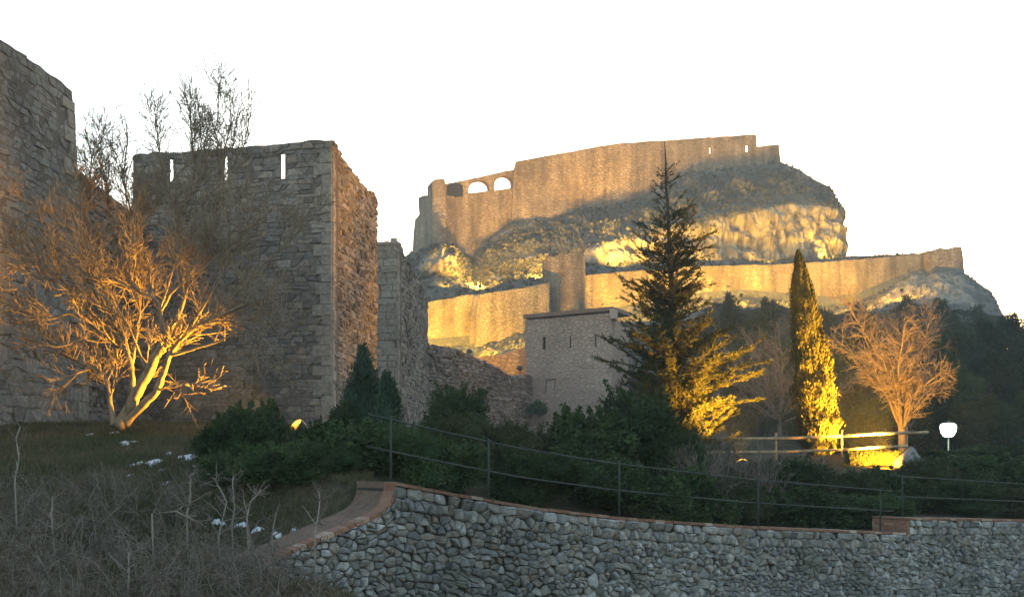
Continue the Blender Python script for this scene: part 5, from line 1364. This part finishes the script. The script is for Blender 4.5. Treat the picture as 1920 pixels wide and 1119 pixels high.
# ------------------------------------------------------------------ wood on the right and behind
def wood_tree(seed, h, w, mat, n=6500, crown0=.25, ln=.2, wd=.1, lumps=20, bark='bark_dark'):
    t = bpy.data.objects.new('wood_tree', None); t.empty_display_size = .3
    rr = random.Random(seed); mb = MB(); q, qr = limb(rr, (0, 0, -.5), (0, 0, 1), h * .8, h * .022, h * .006, 8, .04); mb.tube(q, qr, 6)
    for i in range(9):
        k = rr.randint(2, 7); az = rr.uniform(0, 6.283); a, b = limb(rr, q[k], (math.cos(az), math.sin(az), .35), w * .4, h * .007, h * .002, 4, .15); mb.tube(a, b, 4)
    r = np.random.RandomState(seed); L = []
    for i in range(lumps):
        f = crown0 + (1 - crown0) * (i + .4) / lumps; az = rr.uniform(0, 6.283); g = math.sin(math.pi * min(1, (f - crown0) / (1 - crown0) * .75 + .22)) ** .7
        L.append((math.cos(az) * w * .5 * g * rr.uniform(.2, .8), math.sin(az) * w * .5 * g * rr.uniform(.2, .8), h * f - h * .04, w * .2 * rr.uniform(.7, 1.3) * (.5 + .5 * g), w * .17 * rr.uniform(.7, 1.3)))
    LA = np.array(L)[r.randint(0, lumps, n)]; D = unit(r.normal(size=(n, 3))); P = LA[:, :3] + D * np.stack([LA[:, 3], LA[:, 3], LA[:, 4]], 1) * (r.uniform(.5, 1.15, n))[:, None]
    U = unit(D + [0, 0, .5] + r.normal(scale=.5, size=(n, 3))); N = unit(np.cross(U, r.normal(size=(n, 3))))
    V = leaf_arrays(P, N, U, ln * r.uniform(.6, 1.4, n), wd * r.uniform(.6, 1.4, n))
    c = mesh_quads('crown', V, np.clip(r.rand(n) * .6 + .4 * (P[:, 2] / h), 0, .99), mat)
    tm = bpy.data.meshes.new('trunk'); tm.from_pydata(mb.v, [], mb.f); tm.materials.append(M[bark])
    return tm, c
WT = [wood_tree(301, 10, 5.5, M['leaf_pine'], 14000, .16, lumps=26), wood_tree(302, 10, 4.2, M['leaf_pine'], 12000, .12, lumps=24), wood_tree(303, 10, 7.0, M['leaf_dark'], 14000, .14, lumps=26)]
def wtree(v, px, pytop, Y, wpx, label, group='dark trees of the wood', name='pine_tree', pybase=None):
    p = W(px, HOR, Y); p.z = ground_z(p.x, p.y) if pybase is None else (HOR - pybase) / FOC * Y
    h = (HOR - pytop) / FOC * Y - p.z; w = wpx / FOC * Y; base_w = (5.5, 4.2, 7.0)[v]
    t = thing(name, label, 'tree', p, group); t.rotation_euler = (0, 0, rnd.uniform(0, 6.28)); t.scale = (w / base_w, w / base_w, h / 10)
    for nm, me in zip(('trunk', 'crown'), WT[v]):
        o = bpy.data.objects.new(nm, me); COL.objects.link(o); o.parent = t
    return t
SH = 'dark evergreen tree in the thick wood behind the street lamp and lit bare tree'
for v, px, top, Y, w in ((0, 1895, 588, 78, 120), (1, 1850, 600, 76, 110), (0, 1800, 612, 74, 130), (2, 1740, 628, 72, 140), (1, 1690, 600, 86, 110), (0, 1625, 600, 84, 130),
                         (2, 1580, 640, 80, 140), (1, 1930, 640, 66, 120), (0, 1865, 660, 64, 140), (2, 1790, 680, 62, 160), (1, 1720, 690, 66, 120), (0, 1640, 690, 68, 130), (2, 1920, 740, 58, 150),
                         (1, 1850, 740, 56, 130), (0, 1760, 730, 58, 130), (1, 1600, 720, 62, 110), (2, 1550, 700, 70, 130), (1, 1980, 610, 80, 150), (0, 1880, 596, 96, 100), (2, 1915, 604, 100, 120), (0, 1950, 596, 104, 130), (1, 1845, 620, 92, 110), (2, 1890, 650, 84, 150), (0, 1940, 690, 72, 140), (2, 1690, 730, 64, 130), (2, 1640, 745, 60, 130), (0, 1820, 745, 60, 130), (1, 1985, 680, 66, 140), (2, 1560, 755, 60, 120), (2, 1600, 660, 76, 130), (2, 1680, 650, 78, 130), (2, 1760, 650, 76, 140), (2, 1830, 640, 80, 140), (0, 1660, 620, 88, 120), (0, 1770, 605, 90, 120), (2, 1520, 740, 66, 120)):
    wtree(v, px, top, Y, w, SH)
for v, px, top, Y, w, lab in ((0, 1370, 552, 100, 90, 'dark tree below the long castle wall, right of the fir tip'), (1, 1440, 560, 98, 80, 'dark narrow tree below the castle wall, left of cypress'),
                              (2, 1420, 590, 90, 130, 'broad dark tree behind the lit fir boughs'), (0, 1545, 580, 100, 90, 'dark tree just right of the cypress top'), (1, 1610, 568, 110, 80, 'dark tree above the lit bare tree, below the castle wall'),
                              (2, 1480, 640, 80, 120, 'broad dark tree directly behind the cypress'), (0, 1700, 555, 112, 80, 'dark tree under the end bastion rock'), (1, 1765, 560, 108, 90, 'dark narrow tree at the foot of the bastion rock'), (0, 1830, 575, 104, 90, 'dark tree below the right shoulder of the rock')):
    wtree(v, px, top, Y, w, lab, 'dark trees below the castle wall')
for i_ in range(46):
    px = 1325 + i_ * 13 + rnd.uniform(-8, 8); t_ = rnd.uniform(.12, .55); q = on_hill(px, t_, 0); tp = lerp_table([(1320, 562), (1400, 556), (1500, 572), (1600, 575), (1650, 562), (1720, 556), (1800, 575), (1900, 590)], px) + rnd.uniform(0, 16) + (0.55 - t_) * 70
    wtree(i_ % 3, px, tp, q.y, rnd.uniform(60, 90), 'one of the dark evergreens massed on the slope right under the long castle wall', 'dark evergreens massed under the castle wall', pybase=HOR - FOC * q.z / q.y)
# leafless grey trees between fir and cypress
gt = bare_tree('grey_tree', 'leafless grey tree just left of the cypress', W(1462, 815, 62), 8.0, 71, M['bark_grey'], .5, .12, .15, 12, 4.5, 'leafless grey trees below the wall')
for px, Y, s, lab in ((1395, 70, 1.05, 'leafless grey tree close behind the fir boughs'), (1600, 66, 1.25, 'leafless grey tree between cypress and lit bare tree'), (1660, 72, 1.3, 'leafless grey tree behind the lit bare tree crown'), (1440, 68, 1.25, 'taller leafless grey tree below the castle wall, left of cypress')):
    p = W(px, 815, Y); p.z = ground_z(p.x, p.y); c = dup(gt, p, rnd.uniform(0, 6.28), (s, s, s), lab)

# ------------------------------------------------------------------ slope: grass, snow, dead brush
rr = random.Random(61); r = np.random.RandomState(61)
sn = MB(); SN = []
for (px, py, Y, w, h) in ((215, 812, 28.5, 18, 4), (240, 830, 26.5, 20, 6), (232, 838, 26, 12, 4), (300, 868, 22.8, 34, 8), (285, 872, 22.5, 18, 5), (322, 851, 24, 16, 5), (352, 855, 23.6, 30, 9), (350, 863, 23, 16, 5), (302, 884, 21.5, 14, 5), (368, 876, 22, 14, 4), (258, 876, 22.3, 16, 3), (244, 895, 20.8, 8, 3), (315, 907, 20, 12, 3), (362, 889, 21, 10, 3), (278, 880, 22, 10, 3),
                         (455, 990, 15.4, 22, 4), (478, 994, 15.2, 28, 5), (525, 1004, 14.9, 20, 5), (548, 998, 15.0, 12, 4), (440, 988, 15.4, 14, 4), (170, 815, 28, 12, 3), (408, 985, 15.6, 22, 3)):
    k = (px - 960) / FOC
    # walk along the sight line to where it meets the slope
    Yh = Y
    for yy in np.arange(Y - 0.9, 34, .1):
        if ground_z(k * yy, yy) > (HOR - py) / FOC * yy: Yh = yy; break
    cx = k * Yh; w_ = w / FOC * Yh; dp = w_ * (.6 if Y < 17 else 2.0)
    for s in range(3):
        ox = cx + rr.uniform(-.5, .5) * w_; oy = Yh + rr.uniform(-.5, .5) * dp; ra = w_ * rr.uniform(.16, .36); m = 16; vs = []; SN.append((ox, oy, ra))
        for ring, (q, dz) in enumerate(((1, .0), (.6, .018), (.2, .026))):
            for j in range(m):
                th = 6.283 * j / m; e = q * ra * (1 + 1.1 * nz(math.cos(th) * 2.1 + ox * 3, math.sin(th) * 2.1 + oy * 3, 1)); x = ox + e * math.cos(th); y = oy + (1.0 if Y < 17 else 2.4) * e * math.sin(th); vs.append((x, y, ground_z(x, y) + dz * .4 + .022 * (q < 1)))
        sn.add(vs, [(a * m + j, a * m + (j + 1) % m, (a + 1) * m + (j + 1) % m, (a + 1) * m + j) for a in (0, 1) for j in range(m)] + [[2 * m + j for j in range(m)]])
o = sn.build('snow', M['snow'], None, True); o['kind'] = 'stuff'

n = 95000
px = r.uniform(-60, 700, n); Yv = 9.5 + 26 * r.rand(n) ** 1.1
X = (px - 960) / FOC * Yv; keep = []
Z = np.array([ground_z(x, y) for x, y in zip(X, Yv)])
P = np.stack([X, Yv, Z], 1); pd = np.array([0.5 + .5 * noise.noise(Vector((x * .45, y * .45, 2))) + .22 * noise.noise(Vector((x * 2, y * 2, 5))) for x, y in zip(X, Yv)])
ok = np.array([wall_side(x, y)[0] > 0.9 or wall_side(x, y)[1] < -2.6 for x, y in zip(X, Yv)])
for ox, oy, ra in SN: ok &= ((P[:, 0] - ox) / (ra * 1.25)) ** 2 + ((P[:, 1] - oy) / (ra * 2.9)) ** 2 > 1
pd = pd + .26 + .2 * np.clip((19 - Yv) / 6, 0, 1)
P = P[ok]; pd = pd[ok]; n = len(P)
U = unit(np.stack([r.normal(scale=.5, size=n), r.normal(scale=.5, size=n), np.ones(n)], 1)); N = unit(np.cross(U, r.normal(size=(n, 3))))
ln = r.uniform(.05, .16, n) * (0.7 + .6 * pd); P[:, 2] += ln * .4
me = mesh_quads('grass', leaf_arrays(P, N, U, ln, r.uniform(.008, .018, n)), np.clip(pd * .8 + r.uniform(-.15, .25, n), 0, .99), M['grass'])
g = link('grass', me); g['kind'] = 'stuff'

br = MB(); rr = random.Random(62)
for i in range(620):
    Y = 9.3 + 9 * rr.random() ** 1.3; px = rr.uniform(-40, 600) if Y < 14 else rr.uniform(-40, 430)
    x = (px - 960) / FOC * Y; z = ground_z(x, Y)
    if HOR - FOC * z / Y < 860: continue
    az = rr.uniform(0, 6.283); el = R(rr.uniform(15, 80)); ln = rr.uniform(.2, .75)
    q, qr = limb(rr, (x, Y, z - .03), (math.cos(az) * math.cos(el), math.sin(az) * math.cos(el), math.sin(el)), ln, .0065 * rr.uniform(.6, 1.4), .002, 6, .24, -.05)
    br.tube(q, qr, 3, rr.random(), 0, False)
    grow([br], rr, q, qr, 0, [dict(n=6, ang=(30, 75), len=(.08, .3), r=.0035, tip=.5, segs=3, wander=.25, lift=-.02, sides=3), dict(n=5, ang=(30, 70), len=(.04, .12), r=.0025, tip=.6, segs=2, sides=3)])
for i in range(150):
    Y = 9.3 + 7.5 * rr.random(); px = rr.uniform(-40, 560) if Y < 14 else rr.uniform(-40, 400); x = (px - 960) / FOC * Y; z = ground_z(x, Y)
    az = rr.uniform(0, 6.283); el = R(rr.uniform(35, 80)); q, qr = limb(rr, (x, Y, z - .03), (math.cos(az) * math.cos(el), math.sin(az) * math.cos(el), math.sin(el)), rr.uniform(.35, .85), rr.uniform(.005, .009), .003, 9, .2, -.10)
    br.tube(q, qr, 4, rr.uniform(.4, .75), 0, False)
    grow([br], rr, q, qr, 0, [dict(n=7, ang=(30, 75), len=(.08, .4), r=.005, tip=.5, segs=3, wander=.25, lift=-.03, sides=3), dict(n=6, ang=(30, 70), len=(.04, .14), r=.003, tip=.6, segs=2, sides=3)])
o = br.build('undergrowth', M['twig']); o['kind'] = 'stuff'

STEM = [('tall bare lichened shrub stem rising before the dark bush, left of the snow strip', [(435, 985), (440, 950), (436, 905), (438, 890)], 14.2), ('forked bare stem with pale side shoot, before the thin snow strip', [(463, 968), (470, 940), (484, 925), (488, 918)], 14.0),
        ('thorny bare stem beside the brick sweep of the retaining wall', [(590, 1000), (597, 965), (600, 935), (597, 920)], 13.9), ('bare curved stem in the middle of the dead brush', [(350, 965), (357, 930), (357, 890)], 13.6),
        ('long arching bare cane lying across the dead brush', [(285, 962), (330, 958), (365, 975), (382, 985)], 13.0), ('pale upright stalk in the lower dead brush', [(240, 1110), (242, 1070), (241, 1035)], 10.2),
        ('grey leaning bare stem at the left of the slope', [(100, 1000), (96, 965), (99, 930)], 12.6), ('slender bare shrub stem near the left picture edge', [(28, 900), (36, 860), (30, 822), (38, 800)], 14.5),
        ('short bare stem with stubby shoots near the low wall end', [(510, 1005), (513, 985), (518, 960)], 13.6), ('leaning bare stem below the two dark bushes, right of arching cane', [(410, 1005), (418, 970), (425, 940), (412, 915), (400, 895)], 13.6)]
for lab, P, Y in STEM:
    q = [W(a, b, Y + .12 * i) for i, (a, b) in enumerate(P)]; gz_ = ground_z(q[0].x, q[0].y)
    if q[0].z > gz_: q.insert(0, Vector((q[0].x + .03, q[0].y, gz_ - .03)))
    mb = MB(); n = len(q); mb.tube(q, [.013 - .006 * i / n for i in range(n)], 6, .7)
    grow([mb], rr, q, [.01] * n, 0, [dict(n=14, ang=(35, 75), len=(.08, .42), r=.007, tip=.5, segs=3, wander=.2, lift=.05, sides=4), dict(n=9, ang=(40, 80), len=(.02, .07), r=.004, tip=.6, segs=1, sides=3)])
    o = mb.build('bare_shrub', M['twig'], None, False, q[0]); tag(o, lab, 'shrub', 'bare shrub stems on the slope')

# ------------------------------------------------------------------ thin evening haze: far rock fades a little
hz = bpy.data.materials.new('evening_haze'); hz.use_nodes = True; hz.node_tree.nodes.clear()
ho_ = hz.node_tree.nodes.new('ShaderNodeOutputMaterial'); hv_ = hz.node_tree.nodes.new('ShaderNodeVolumePrincipled')
hv_.inputs['Color'].default_value = (0.80, 0.92, 1.0, 1); hv_.inputs['Density'].default_value = 0.00072; hv_.inputs['Anisotropy'].default_value = 0.2
hz.node_tree.links.new(hv_.outputs[0], ho_.inputs['Volume'])
mb = MB(); mb.box((0, 2400, 37), 7600, 6000, 134); hb = mb.build('haze', hz); hb['kind'] = 'stuff'
